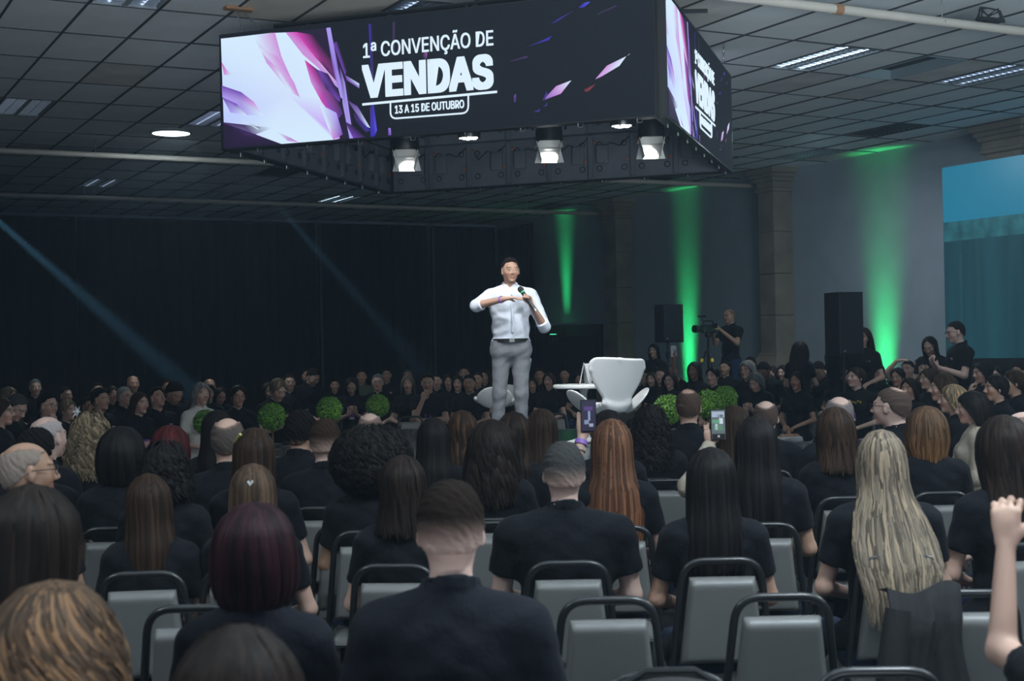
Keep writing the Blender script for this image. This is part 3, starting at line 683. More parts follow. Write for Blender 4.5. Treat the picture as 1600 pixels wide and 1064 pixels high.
# ceiling light fixtures
M_REFL = mat('louver_aluminium', (.30, .34, .40), .25, metal=.9)
M_HOUS = mat('fixture_housing', (.30, .33, .36), .5)
M_TUBE0 = mat('lamp_tube_off', (.55, .6, .65), .2)
M_TUBE1 = mat('lamp_tube_faint', (.6, .65, .7), .2, emit=(.6, .75, 1), es=1.0)
M_TUBE2 = mat('lamp_tube_lit', (.7, .75, .8), .2, emit=(.7, .88, 1), es=5)
FXP = {}
def fixture(c, q, label):
    e = empty('ceiling_light', c)
    tag(e, label, 'ceiling light', 'recessed louvred ceiling lights')
    if 'h' not in FXP:
        m = MB(); w, l = GX-.03, GY-.03
        m.box((0, 0, .09), (w, l, .01)); 
        for s in (1, -1): m.box((s*(w/2-.006), 0, .04), (.012, l, .1)); m.box((0, s*(l/2-.006), .04), (w, .012, .1))
        m.box((0, 0, .0), (.05, l, .015)); FXP['h'] = m.mesh('housing', M_HOUS, False)
        m = MB()
        for s in (1, -1):
            V = []
            for a in (-.12, -.075, 0, .075, .12):
                V.append([Vector((a+s*.145, y, .012+.055*(1-(a/.12)**2))) for y in (-.58, .58)])
            m.grid(V)
        FXP['r'] = m.mesh('reflector', M_REFL, True)
        m = MB(); m.box((0, 0, 0), (.235, .006, .05), rot=Euler((R(8), 0, 0))); FXP['l'] = m.mesh('louver_blade', M_REFL, False)
        for k, mm in enumerate((M_TUBE0, M_TUBE1, M_TUBE2)):
            m = MB(); m.tube([(0, -.57, 0), (0, .57, 0)], .014, 8); FXP[k] = m.mesh('lamp_tube', mm)
        m = MB()
        for s in (1, -1):
            for k in range(13): m.box((s*.145, -.54+k*.09, .012), (.235, .006, .035), rot=Euler((R(10), 0, 0)))
        FXP['ls'] = m.mesh('louver_blades', M_REFL, False)
    link('housing', FXP['h'], e)
    for s in (1, -1):
        link('lamp_tube', FXP[q], e, loc=(s*.145, 0, .012))
    link('reflector', FXP['r'], e)
    tag(link('louver_blades', FXP['ls'], e), kind='stuff')
    return e
FXL = {}
names = {(2.93, 18.36): 'unlit louvred ceiling light at the far left of the ceiling', (5.61, 26.44): 'louvred ceiling light with four glints between the two left pipes', (8.18, 26.61): 'dim louvred ceiling light behind the second pipe, under the left screen corner', (10.66, 26.67): 'glowing cyan-white louvred ceiling light just below the screen frame',
         (10.23, 12.11): 'bright twin-row louvred ceiling light just right of the screen cube', (12.75, 12.01): 'twin-row louvred ceiling light at the right edge of the ceiling', (15.24, 18.58): 'dim louvred ceiling light near the green glow and wall column', (5.33, 11.75): 'large louvred ceiling light peeking above the main screen, left one of the pair',
         (13.09, 26.55): 'dim louvred ceiling light behind the lowest corner of the screen cube', (15.3, 26.62): 'faint louvred ceiling light by the farthest column', (5.34, 18.61): 'violet-tinted louvred ceiling light touching the left screen edge', (2.94, 12.47): 'louvred ceiling light cut by the top edge, upper left',
         (7.8, 18.5): 'louvred ceiling light hidden behind the screen cube', (2.9, 26.5): 'louvred ceiling light beyond the left edge'}
nm = {cell(*k): v for k, v in names.items()}
for (i, j), q in LIGHTS.items():
    if (i, j) in (cell(7.8, 18.5), cell(2.9, 26.5)): continue
    fixture((OX+GX*(i+.5), OY+GY*(j+.5), CEIL), q, nm.get((i, j), 'large louvred ceiling light peeking above the main screen, right one of the pair'))
M_DARK = mat('dark_void', (.02, .022, .025), .9); M_HATCH = mat('hatch_metal', (.22, .30, .34), .5)
vl = {'14': 'dark sunken air grille in the ceiling above the green glow'}
for n, ((i, j), kd) in enumerate(HOLES.items()):
    c = (OX+GX*(i+.5), OY+GY*(j+.5), CEIL)
    if kd == 'hatch':
        e = empty('ceiling_hatch', c); tag(e, 'open square recess in the ceiling between the two right ceiling lights', 'hatch')
        m = MB(); m.box((0, 0, .10), (GX-.03, GY-.03, .01)); m.build('recess', M_DARK, e, smooth=False)
        m = MB(); m.add([(-.28, -.58, 0), (-.28, .0, 0), (-.10, -.1, .09), (-.28, -.58, .09), (-.28, 0, .09), (-.1, -.1, .095)], [(0, 1, 2), (3, 5, 4), (0, 2, 5, 3), (1, 4, 5, 2), (0, 3, 4, 1)]); m.build('duct_flap', M_HATCH, e, smooth=False)
        m = MB()
        for s in (1, -1): m.box((s*(GX/2-.02), 0, .04), (.01, GY-.03, .12)); m.box((0, s*(GY/2-.02), .04), (GX-.03, .01, .12))
        m.build('frame', M_HATCH, e, smooth=False)
    else:
        e = empty('air_grille', c); tag(e, ['', 'dark air grille in the ceiling above the green wall glow', 'dark air grille behind the second left pipe', 'dim air grille in the far ceiling, under the left screen edge', 'dark air grille in the ceiling by the nearer wall column'][n], 'vent', 'ceiling air grilles')
        m = MB(); m.box((0, 0, .07), (GX-.04, GY-.03, .01)); m.build('backing', M_DARK, e, smooth=False)
        m = MB(); m.box((0, 0, 0), (GX-.05, .014, .045), rot=Euler((R(40), 0, 0))); sl = m.mesh('slat', M_DARK, False)
        for k in range(12): link('slat', sl, e, loc=(0, -.55+k*.1, .02))
M_DISC = mat('downlight_glass', (.9, .95, 1), .3, emit=(.80, .97, 1), es=5.5)
for (x, y), lb in (((5.02, 19.49), 'round glowing downlight in the left ceiling'), ((12.45, 10.5), 'round glowing downlight cut by the right picture edge')):
    e = empty('round_downlight', (x, y, CEIL)); tag(e, lb, 'ceiling light', 'round surface downlights')
    m = MB(); m.lathe([(.26, 0), (.29, -.01), (.29, -.05), (.265, -.055), (.255, -.05)], n=36); m.build('rim', M_HOUS, e)
    m = MB(); m.lathe([(.255, -.03), (.255, -.052), (.05, -.06), (.001, -.06)], n=36); m.build('diffuser', M_DISC, e)
# ceiling pipes
def pipe(p, q, r, label, droppers=()):
    e = empty('ceiling_pipe', p); tag(e, label, 'pipe', 'painted pipes under the ceiling'); q = Vector(q)-Vector(p)
    m = MB(); m.tube([(0, 0, 0), tuple(q)], r, 12); m.build('pipe_run', M_PIPE, e)
    for t in droppers:
        m = MB(); b = q*t; m.tube([(b.x, b.y, r), (b.x, b.y, CEIL-p[2]+.01)], .006, 6); m.tube([(b.x, b.y-r-.004, 0), (b.x, b.y, -r-.004), (b.x, b.y+r+.004, 0), (b.x, b.y, r+.004)], .005, 5, closed=True); m.build('hanger', M_GREYM, e)
    for t in (.23, .55):
        m = MB(); b = q*t; d = q.normalized(); m.tube([tuple(b-d*.04), tuple(b+d*.04)], r+.006, 12); m.build('pipe_coupling', M_RUST if t < .3 else M_PIPE, e)
pipe((-4, 20.6, 4.60), (7.4, 20.6, 4.60), .040, 'pale pipe under the left ceiling, the nearer of two', (.3, .72, .95))
pipe((-4, 26.15, 4.60), (WX, 26.15, 4.60), .040, 'long pale pipe crossing the whole back of the ceiling', (.45, .60, .75, .9))
pipe((11.8, 20.85, 4.60), (WX, 20.75, 4.60), .040, 'pale pipe running into the nearer stone column', (.35, .93))
pipe((6.4, 9.45, 4.59), (14.5, 9.40, 4.59), .042, 'thick pale pipe across the top right corner', (.38,))
m = MB(); rr = random.Random(5)
e = empty('cable_bundle', (10.07, 9.42, 4.66)); tag(e, 'black looped cable bundle lying on the top right pipe', 'cable')
for k in range(5):
    m = MB(); a = rr.uniform(.08, .2); m.tube([(-a, rr.uniform(-.04, .04), -.01), (-a*.7, 0, rr.uniform(.06, .12)), (0, .02, rr.uniform(.02, .12)), (a*.7, 0, rr.uniform(.05, .12)), (a, 0, -.01)], .007, 6); m.build('cable', M_BLACKM, e)
m = MB(); m.box((0, 0, 0), (.30, .10, .03), bev=.01); m.build('cable_wrap', M_BLACKM, e)
# wall columns
def column(pl, pc, label):
    fx = WX-.42; yl = at_x(pl, 420, fx).y; yc = at_x(pc, 420, fx).y; cy = (yl+yc)/2; w = abs(yl-yc)
    e = empty('wall_column', (WX, cy, 0)); tag(e, label, 'column', 'stone wall columns', 'structure')
    def bx(nm, z0, z1, g):
        m = MB(); m.box((-.21-g/2, 0, (z0+z1)/2), (.42+g, w+2*g, z1-z0), bev=.012); return m.build(nm, M_STONE, e, smooth=False)
    bx('plinth', 0, 1.18, .16); bx('base_step', 1.18, 1.26, .24); bx('base_step', 1.26, 1.33, .20)
    m = MB(); P = []
    prof = [(1.33, .18), (1.37, .13), (1.42, .08), (1.47, .04), (1.54, .02)]
    for z, g in prof: P.append([Vector((0, -w/2-g, z)), Vector((-.42-g, -w/2-g, z)), Vector((-.42-g, w/2+g, z)), Vector((0, w/2+g, z))])
    m.grid(P); m.build('base_flare', M_STONE, e, smooth=False)
    zs = [1.5, 2.2, 2.95, 3.7, CEIL-.42]
    for a, b in zip(zs[:-1], zs[1:]): bx('shaft_block', a+.003, b-.003, 0)
    for z0, z1, g in ((CEIL-.42, CEIL-.36, .05), (CEIL-.36, CEIL-.24, .02), (CEIL-.24, CEIL-.17, .07), (CEIL-.17, CEIL-.10, .11), (CEIL-.10, CEIL-.004, .16)): bx('capital_course', z0, z1, g)
column(1186, 1211, 'stone wall column beside the camera operator')
column(943, 963, 'farthest stone wall column, right of the double door')
column(1541, 1600, 'stone wall column at the upper right, half behind the cyan screen')
# double door
e = empty('door_1', (WX, 0, 0)); tag(e, kind='structure')
ya, yb = at_x(940, 540, WX).y, at_x(846, 540, WX).y; M_WOOD = mat('dark_wood', (.030, .018, .016), .45, bump=(12, .2), var=.2)
ym = (ya+yb)/2+.15
for (a, b) in ((ya, ym-.02), (ym+.02, yb)):
    m = MB(); m.box((-.05, (a+b)/2, 1.07), (.06, b-a, 2.13), bev=.006); d = m.build('door_leaf', M_WOOD, e, smooth=False)
    for z0, z1 in ((.15, .95), (1.05, 1.98)):
        m = MB(); m.box((-.088, (a+b)/2, (z0+z1)/2), (.02, (b-a)*.72, z1-z0), bev=.008); m.build('door_panel', M_WOOD, d, smooth=False)
m = MB(); m.box((-.03, (ya+yb)/2, 2.17), (.10, yb-ya+.2, .08)); m.box((-.03, ya-.05, 1.08), (.10, .09, 2.16)); m.box((-.03, yb+.05, 1.08), (.10, .09, 2.16)); m.build('door_frame', M_WOOD, e, smooth=False)
# black drapes along the back with their poles
def drape(x0_, x1_, y_, label, seed, y1=None):
    rn = random.Random(seed); e = empty('black_curtain', (x0_, y_, 0)); tag(e, label, 'curtain', 'black drapes along the back wall')
    n = max(12, int((x1_-x0_)*14)); P = []
    ph = [rn.uniform(0, 6) for _ in range(4)]
    for i in range(n+1):
        t = i/n; x = (x1_-x0_)*t; y = .05*math.sin(x*14+ph[0]+math.sin(x*3+ph[1]))+.03*math.sin(x*31+ph[2])
        P.append([Vector((x, y*(.55+.45*k/4), 4.66-(4.64)*k/4)) for k in range(5)])
    m = MB(); m.grid(P, thick=lambda i, j, p: p+Vector((0, .006, 0))); m.build('drape', M_CURT, e)
    m = MB(); m.tube([(0, 0, 4.68), (x1_-x0_, 0, 4.68)], .02, 8); m.build('curtain_rail', M_BLACK, e)
xs = [-4.0, .3, 4.6]
p1 = at_z(497, 420, 2.9); k = BY-.12
def xat(px): 
    d = ray(px, 460); return (EYE+d*(k/d.y)).x
drape(-6, xat(120), BY-.1, 'black floor-length curtain covering the far left back wall', 1)
drape(xat(120)+.03, xat(497)-.05, BY-.1, 'black floor-length curtain left of the first pale pole', 2)
drape(xat(497)+.05, xat(673)-.05, BY-.1, 'black floor-length curtain between the two pale poles', 3)
drape(xat(673)+.05, WX-.35, BY-.1, 'black floor-length curtain right of the second pale pole', 4)
# curtain return along the right wall, ending where the pale wall starts
yr = at_x(834, 430, WX-.3).y
P = []
for i in range(22): P.append([Vector((WX-.30+.03*math.sin(i*1.9), yr+(BY-.15-yr)*i/21, z)) for z in (4.66, 2.3, .02)])
m = MB(); m.grid(P, thick=lambda i, j, p: p+Vector((.01, 0, 0))); tag(m.build('side_curtain', M_CURT), 'black curtain return at the right end of the back wall', 'curtain')
M_POLE = mat('pale_pole', (.10, .115, .13), .6)
for px, lb in ((498, 'pale upright pole between the black curtains, left one'), (674, 'pale upright pole between the black curtains, right one')):
    e = empty('curtain_pole', (xat(px), BY-.28, 0)); tag(e, lb, 'pole', 'uprights of the curtain wall')
    m = MB(); m.box((0, 0, 2.4), (.055, .03, 4.6), bev=.005); m.build('upright', M_POLE, e, smooth=False)
    m = MB(); m.box((0, 0, .015), (.45, .45, .02), bev=.004); m.build('base_plate', M_POLE, e, smooth=False)
HAZE = bpy.data.materials.new('haze'); HAZE.use_nodes = True; nt = HAZE.node_tree; nt.nodes.remove(nt.nodes['Principled BSDF'])
vsn = nt.nodes.new('ShaderNodeVolumeScatter'); vsn.inputs['Density'].default_value = .0032; vsn.inputs['Anisotropy'].default_value = .35; vsn.inputs['Color'].default_value = (.58, .80, 1, 1)
nt.links.new(vsn.outputs[0], nt.nodes['Material Output'].inputs['Volume'])
m = MB(); m.box(((WX-12)/2, 15.3, CEIL/2+.1), (WX+12-.2, 30.5, CEIL+.1)); tag(m.build('haze', HAZE, smooth=False), 'thin stage haze filling the hall', 'haze', kind='stuff')
for (x0b, y0b, x1b, y1b, sb, eb) in ((-30, 322, 300, 610, 80, 70000), (430, 316, 660, 580, 80, 24000)):
    lamp('moving_head_beam', 'SPOT', at_s(x0b, y0b, sb), eb, (.35, .75, 1), target=at_s(x1b, y1b, sb), spot_size=R(6), spot_blend=1, shadow_soft_size=.06)
# big cyan wall screen at the right
sx = WX-.55; yA = at_x(1475, 400, sx).y
zt = at_x(1475, 262, sx).z; zb = at_x(1476, 560, sx).z; z1_ = at_x(1475, 348, sx).z; z2_ = at_x(1475, 378, sx).z
e = empty('projection_screen', (sx, yA, 0)); tag(e, 'big wall screen glowing cyan over dark teal at the right edge', 'screen')
Ls = 8.0
m = MB(); m.box((.05, -Ls/2, (zt+zb)/2), (.08, Ls, zt-zb), bev=.004); m.build('screen_body', M_BLACKM, e, smooth=False)
def emis(name, col, s=1., noise=None):
    m_ = mat(name, (.004, .004, .004), .35, emit=col, es=s)
    if noise:
        nt = m_.node_tree; N = nt.nodes; L = nt.links; b = N['Principled BSDF']; tc = N.new('ShaderNodeTexCoord'); mp = N.new('ShaderNodeMapping'); mp.inputs['Scale'].default_value = noise[1]
        L.new(tc.outputs['Object'], mp.inputs[0]); nz = N.new('ShaderNodeTexNoise'); nz.inputs['Scale'].default_value = noise[0]; nz.inputs['Detail'].default_value = 5; L.new(mp.outputs[0], nz.inputs[0])
        cr = N.new('ShaderNodeValToRGB'); cr.color_ramp.elements[0].position = .35; cr.color_ramp.elements[1].position = .65
        cr.color_ramp.elements[0].color = (*[c*(1-noise[2]) for c in col], 1); cr.color_ramp.elements[1].color = (*[c*(1+noise[2]) for c in col], 1)
        L.new(nz.outputs[0], cr.inputs[0]); L.new(cr.outputs[0], b.inputs['Emission Color'])
    return m_
def sheet(nm, z0, z1, mm, x=-.002, y0=0, y1=-Ls):
    m = MB(); m.box((x+.004, (y0+y1)/2, (z0+z1)/2), (.006, abs(y1-y0), z1-z0)); return m.build(nm, mm, e, smooth=False)
sheet('cyan_image_area', z1_, zt, emis('screen_cyan', (.014, .175, .29), 1.0))
sheet('textured_image_band', z2_, z1_, emis('screen_band', (.018, .100, .125), 1., (5, (1, 1, 1), .35)))
sheet('dark_image_area', zb, z2_, emis('screen_teal', (.010, .048, .066), 1., (1.2, (1, 3, .15), .25)))
for (ya_, yb_) in ((-1.0, -.93), (-.35, -.30), (-2.2, -2.1)):
    sheet('pictured_door_edge', zb, z2_-.2, emis('screen_line', (.012, .060, .078)), -.006, ya_, yb_)
m = MB(); m.box((.05, -Ls/2, zb/2), (.5, Ls, zb-.02)); m.build('black_skirt', M_CURT, e, smooth=False)
# green uplights against the right wall
M_GLOW = mat('green_led', (.02, .4, .1), .3, emit=(.05, 1, .35), es=6)
for px, wy, zb_, en, sz, lb in ((887, 540, 2.05, 1.7, 22, 'green wall uplight behind the double door'), (1078, 600, .25, 5, 19, 'green wall uplight between the loudspeaker and camera operator'), (1385, 600, .25, 6, 24, 'green wall uplight right of the large loudspeaker')):
    p = at_x(px, wy, WX); y = p.y
    e = empty('wall_uplight', (WX-.38, y, zb_-.2)); tag(e, lb, 'uplight', 'green uplights along the wall')
    m = MB(); m.tube([(0, 0, .0), (0, 0, .16)], .09, 16); m.build('lamp_can', M_BLACK, e)
    m = MB(); m.tube([(0, 0, .161), (0, 0, .166)], .075, 16); m.build('lens', M_GLOW, e)
    m = MB(); m.tube([(-.11, 0, .12), (-.11, 0, -.04), (.11, 0, -.04), (.11, 0, .12)], .008, 6); m.box((0, 0, -.045), (.2, .14, .012)); 
    if zb_ > 1: m.box((.12, 0, -.06), (.40, .2, .02))
    m.build('yoke', M_BLACK, e)
    for ddx, en2, sz2 in ((-.30, en, sz),):
        l_ = lamp('uplight_beam', 'AREA', (WX-.26, y, zb_+.02), en2, (.03, 1, .25), target=(WX-.0, y, zb_+1.7), shape='SQUARE', size=.27, spread=R(sz2))
# loudspeakers on stands
def loudspeaker(px0, px1, yt, yb_, s, label):
    c = at_s((px0+px1)/2, (yt+yb_)/2, s); w = (px1-px0)/s*.9; h = (yb_-yt)/s
    e = empty('loudspeaker', (c.x, c.y, c.z-h/2), -(AZ+R(180-25))); tag(e, label, 'loudspeaker', 'loudspeakers by the right wall')
    m = MB(); poly = [(-w/2, .16), (-w/2*.62, -.2), (w/2*.62, -.2), (w/2, .16)]
    m.prism(poly, (0, 0, 0), (1, 0, 0), (0, 1, 0), (0, 0, h)); m.build('cabinet', M_BLACKM, e, smooth=False)
    m = MB(); m.box((0, .168, h/2), (w*.94, .018, h*.95), bev=.01); g = m.build('grille', M_BLACK, e, smooth=False)
    m = MB(); m.box((w*.30, .179, .06), (.035, .003, .02)); m.build('maker_plate', M_GREYM, g, smooth=False)
    OCC.append((Vector((c.x, c.y, 0)), -AZ)); s_ = empty('speaker_stand', (c.x, c.y, 0)); tag(s_, label.replace('loudspeaker', 'tripod stand of the loudspeaker'), 'stand', 'loudspeaker stands')
    m = MB(); m.tube([(0, 0, .3), (0, 0, c.z-h/2)], .02, 8); m.build('pole', M_BLACK, s_)
    for k in range(3):
        a = k*2.09+.3; m = MB(); m.tube([(0, 0, .75), (.36*math.cos(a), .36*math.sin(a), .015)], .013, 6); m.build('leg', M_BLACK, s_)
    m = MB(); m.tube([(0, 0, c.z-h/2-.25), (.0, .0, c.z-h/2-.15)], .032, 10); m.build('collar', M_BLACK, s_)
loudspeaker(1022, 1064, 476, 535, 98, 'black loudspeaker left of the middle green light column')
loudspeaker(1290, 1343, 457, 556, 128, 'large black loudspeaker left of the right green light column')
# ---------------------------------------------------------------- the hanging screen cube
LC, NC, RC, BC = Vector((3.60, 12.23, 0)), Vector((6.28, 9.20, 0)), Vector((9.05, 12.02, 0)), Vector((6.36, 15.03, 0))
SZ0, SZ1 = 3.52, 4.53
M_LEDBLK = mat('screen_black', (.005, .006, .008), .7, spec=.2, emit=(.006, .008, .013), es=1.0)
M_LEDCOL = bpy.data.materials.new('screen_image'); nt, b_ = nodes(M_LEDCOL)
at_n = nt.nodes.new('ShaderNodeAttribute'); at_n.attribute_name = 'Col'; nt.links.new(at_n.outputs['Color'], b_.inputs['Emission Color'])
b_.inputs['Base Color'].default_value = (.01, .01, .01, 1); b_.inputs['Emission Strength'].default_value = 1.0; b_.inputs['Roughness'].default_value = .5
M_LETTER = mat('screen_lettering', (.02, .02, .02), .5, emit=(.72, .88, 1.0), es=1.0)
M_CAB = mat('cabinet_back', (.11, .12, .145), .38, spec=.6, bump=(30, .2), var=.3)
M_CABL = mat('cabinet_rib', (.14, .16, .19), .35, metal=.3)
M_ORANGE = mat('orange_latch', (.55, .12, .03), .5)
fwd_n = (NC-LC).normalized()
def uv_from_px(px, py):
    n = fwd_n.cross(Vector((0, 0, 1))); d = ray(px, py); t = (LC-EYE).dot(n)/d.dot(n); p = EYE+d*t
    return (p-LC).dot(fwd_n), p.z-SZ0
def c2(x, y): return uv_from_px(340+x*540/1596., y*360/1064.)
def c3(x, y): return uv_from_px(800+x*540/1596., y*360/1064.)
WHT, PNK, MAG, PUR, LIL, DRK, VIO, BLU = (.66, .84, 1.0), (.60, .26, .70), (.62, .05, .45), (.16, .05, .45), (.40, .32, .90), (.012, .004, .03), (.05, .02, .12), (.03, .02, .42)
SHARDS = [  # polygon in the photograph's crop, then one colour per corner
    ([(5, 180), (520, 128), (600, 300), (650, 655), (330, 678), (30, 690)], [DRK]*6),
    ([(5, 180), (250, 152), (350, 148), (470, 280), (560, 450), (575, 640), (545, 655), (300, 678), (230, 650), (28, 565)], [WHT, WHT, WHT, WHT, WHT, (.55, .25, .9), WHT, WHT, WHT, (.5, .6, 1)]),
    ([(170, 165), (270, 150), (300, 260), (385, 445), (345, 430), (230, 290)], [WHT, PNK, PNK, PNK, WHT, PNK]),
    ([(180, 210), (280, 260), (360, 380), (388, 452), (300, 360), (240, 280)], [WHT, PNK, PNK, PNK, WHT, PNK]),
    ([(320, 149), (368, 147), (450, 235), (560, 345), (600, 430), (560, 400), (470, 310), (400, 250)], [PNK, MAG, MAG, WHT, PNK, LIL, PNK, PNK]),
    ([(368, 147), (450, 160), (560, 300), (600, 420), (520, 330), (440, 240)], [MAG, DRK, DRK, VIO, DRK, MAG]),
    ([(410, 275), (470, 320), (540, 400), (590, 520), (560, 560), (490, 470), (440, 380)], [MAG, VIO, DRK, VIO, PUR, MAG, PNK]),
    ([(470, 320), (520, 340), (580, 440), (575, 470), (510, 410)], [PUR, DRK, DRK, PUR, VIO]),
    ([(480, 480), (560, 520), (590, 620), (545, 655), (520, 590)], [WHT, LIL, PUR, PNK, WHT]),
    ([(10, 285), (40, 320), (72, 348), (30, 345)], [MAG, PNK, WHT, PNK]),
    ([(18, 395), (110, 425), (170, 470), (215, 535), (120, 530), (22, 450)], [PUR, PUR, PNK, WHT, LIL, LIL]),
    ([(22, 450), (90, 480), (140, 535), (60, 520)], [PUR, PUR, WHT, LIL]),
    ([(30, 565), (120, 575), (260, 590), (180, 620), (240, 670), (300, 678), (40, 688)], [VIO, VIO, WHT, PUR, PUR, DRK, DRK]),
    ([(30, 570), (150, 610), (300, 678), (36, 692)], [DRK, VIO, DRK, DRK]),
    ([(275, 605), (350, 640), (385, 668), (330, 650)], [WHT, PUR, PNK, PNK]),
    ([(120, 555), (200, 590), (190, 600)], [WHT, VIO, WHT]),
    ([(512, 128), (532, 126), (570, 320), (600, 460), (580, 450), (545, 320)], [LIL, LIL, PUR, LIL, LIL, PUR]),
    ([(575, 300), (600, 380), (640, 640), (622, 652), (590, 480)], [VIO, LIL, LIL, LIL, LIL]),
    ([(545, 200), (562, 190), (610, 330), (600, 345)], [PUR, VIO, DRK, PUR]),
    ([(600, 345), (668, 385), (668, 408), (610, 370)], [PUR, WHT, PUR, PUR]),
    ([(610, 460), (660, 490), (720, 590), (690, 580)], [VIO, PUR, WHT, PUR]),
    ([(600, 560), (640, 580), (700, 640), (640, 648)], [VIO, DRK, DRK, PUR]),
    ([(718, 500), (735, 470), (752, 600), (740, 642), (722, 640)], [VIO, BLU, (.10, .08, .9), BLU, BLU]),
    ([(712, 110), (728, 108), (738, 400), (728, 470)], [BLU, DRK, VIO, DRK]), ([(826, 100), (840, 98), (836, 250), (828, 255)], [VIO, DRK, DRK, VIO]),
    ([(804, 590), (816, 590), (820, 628), (806, 632)], [PUR, LIL, PUR, PUR]),
    ([(975, 225), (990, 245), (985, 275), (970, 260)], [VIO, (.4, .1, .4), VIO, VIO]), ([(640, 520), (720, 600), (700, 610), (650, 560)], [VIO, BLU, VIO, DRK]),
]
SHARDS3 = [([(175, 462), (240, 395), (312, 368), (262, 430)], [PUR, PNK, WHT, PNK]), ([(425, 363), (480, 300), (572, 256), (540, 300), (455, 350)], [PNK, PNK, WHT, WHT, PNK]), ([(572, 256), (590, 242), (584, 252)], [VIO, WHT, VIO]),
    ([(370, 412), (430, 382), (400, 412), (382, 424)], [(.10, .01, .02), (.16, .02, .05), (.3, .03, .06), (.1, .01, .02)]), ([(345, 32), (375, 8), (402, 4), (372, 30)], [BLU, BLU, (.08, .1, .9), BLU]),
    ([(92, 218), (200, 172), (220, 162), (205, 182)], [DRK, BLU, BLU, BLU]), ([(205, 112), (260, 78), (330, 42), (240, 98)], [DRK, BLU, VIO, BLU]), ([(20, 278), (100, 255), (108, 262), (30, 284)], [DRK, VIO, VIO, DRK]),
    ([(175, 460), (195, 420), (200, 430), (185, 462)], [VIO, BLU, VIO, VIO]), ([(180, 490), (200, 470), (196, 488)], [VIO, BLU, VIO]), ([(132, 515), (165, 500), (160, 515)], [VIO, BLU, VIO]), ([(38, 440), (50, 430), (50, 470), (40, 472)], [VIO, PUR, VIO, VIO]), ([(430, 60), (520, 20), (530, 24), (440, 66)], [DRK, DRK, VIO, DRK])]
try:
    import os
    FONT = bpy.data.fonts.load(os.path.join(bpy.utils.resource_path('LOCAL'), 'datafiles', 'fonts', 'Inter.woff2'))
except Exception: FONT = None
def text_mesh(s, bold=0.):
    c = bpy.data.curves.new('t', 'FONT'); c.body = s
    if FONT: c.font = FONT
    c.size = 1; c.offset = bold; c.resolution_u = 6; c.extrude = .01; c.fill_mode = 'BOTH'
    o = bpy.data.objects.new('t', c); COL.objects.link(o); dg = bpy.context.evaluated_depsgraph_get(); dg.update()
    me = bpy.data.meshes.new_from_object(o.evaluated_get(dg)); bpy.data.objects.remove(o); return me
def fit_text(s, u0, v0, u1, v1, cap_h, bold=0., shear=0.):
    """lettering whose capitals run from v0 to v0+cap_h and whose width runs u0..u1"""
    me = text_mesh(s, bold); co = np.empty(len(me.vertices)*3); me.vertices.foreach_get('co', co); co = co.reshape(-1, 3)
    ref = text_mesh('E', bold); rc = np.empty(len(ref.vertices)*3); ref.vertices.foreach_get('co', rc); rc = rc.reshape(-1, 3)
    x = (co[:, 0]-co[:, 0].min())/(np.ptp(co[:, 0])); x = u0+x*(u1-u0)
    y = (co[:, 1]-rc[:, 1].min())/np.ptp(rc[:, 1]); y = v0+(v1-v0)*(x-u0)/(u1-u0)+y*cap_h
    z = (co[:, 2]-co[:, 2].min())/(np.ptp(co[:, 2])+1e-9)*.003
    co = np.stack([x, y, z], 1); me.vertices.foreach_set('co', co.ravel().astype(np.float32)); me.materials.clear(); me.materials.append(M_LETTER)
    for p in me.polygons: p.use_smooth = False
    me.update(); return me
def uvl(x, y): return c2(x, y)
LINES = []
a, b = c2(690, 268), c2(1305, 207); LINES.append(('1\u00aa CONVEN\u00c7\u00c3O DE', a[0], a[1], b[0], b[1], .125, .002))
a, b = c2(687, 455), c2(1305, 408); LINES.append(('VENDAS', a[0], a[1]+.004, b[0], b[1]+.004, .282, .015))
a, b = c2(840, 524), c2(1167, 497); LINES.append(('13 A 15 DE OUTUBRO', a[0], a[1], b[0], b[1], .068, .002))
def embolden(me, r):
    V = np.empty(len(me.vertices)*3); me.vertices.foreach_get('co', V); V = V.reshape(-1, 3); Fs = [tuple(p.vertices) for p in me.polygons]; m = MB()
    for k in range(9):
        o = np.array([r*(k % 3-1)*1.2, r*(k//3-1), .0004*(k+1)]); m.add([tuple(v) for v in V+o], Fs)
    return m.mesh('lettering', M_LETTER, False)
TEXTS = [embolden(fit_text(s, u0+bo, v0+bo*.7, u1-bo, v1+bo*.9, h-1.8*bo), bo) for s, u0, v0, u1, v1, h, bo in LINES]
SHARD_ME = []
for fn, lst in ((c2, SHARDS), (c3, SHARDS3)):
    for poly, cols in lst:
        P = [fn(*p) for p in poly]; P = [(min(max(u, .01), 4.04), min(max(v, .008), 1.002)) for u, v in P]
        cu = sum(p[0] for p in P)/len(P); cv = sum(p[1] for p in P)/len(P); n = len(P)
        k = len(SHARD_ME); z = .0006+.00012*k
        V = [(cu, cv, z)]+[(u, v, z) for u, v in P]
        Fc = [(0, 1+i, 1+(i+1) % n) for i in range(n)]
        cc = np.array([np.mean(cols, axis=0)]+list(cols), dtype=np.float32)
        area = sum(P[i][0]*P[(i+1) % n][1]-P[(i+1) % n][0]*P[i][1] for i in range(n))
        if area < 0: Fc = [f[::-1] for f in Fc]
        SHARD_ME.append(mk_mesh('light_shard', V, Fc, [M_LEDCOL], False, col=cc))
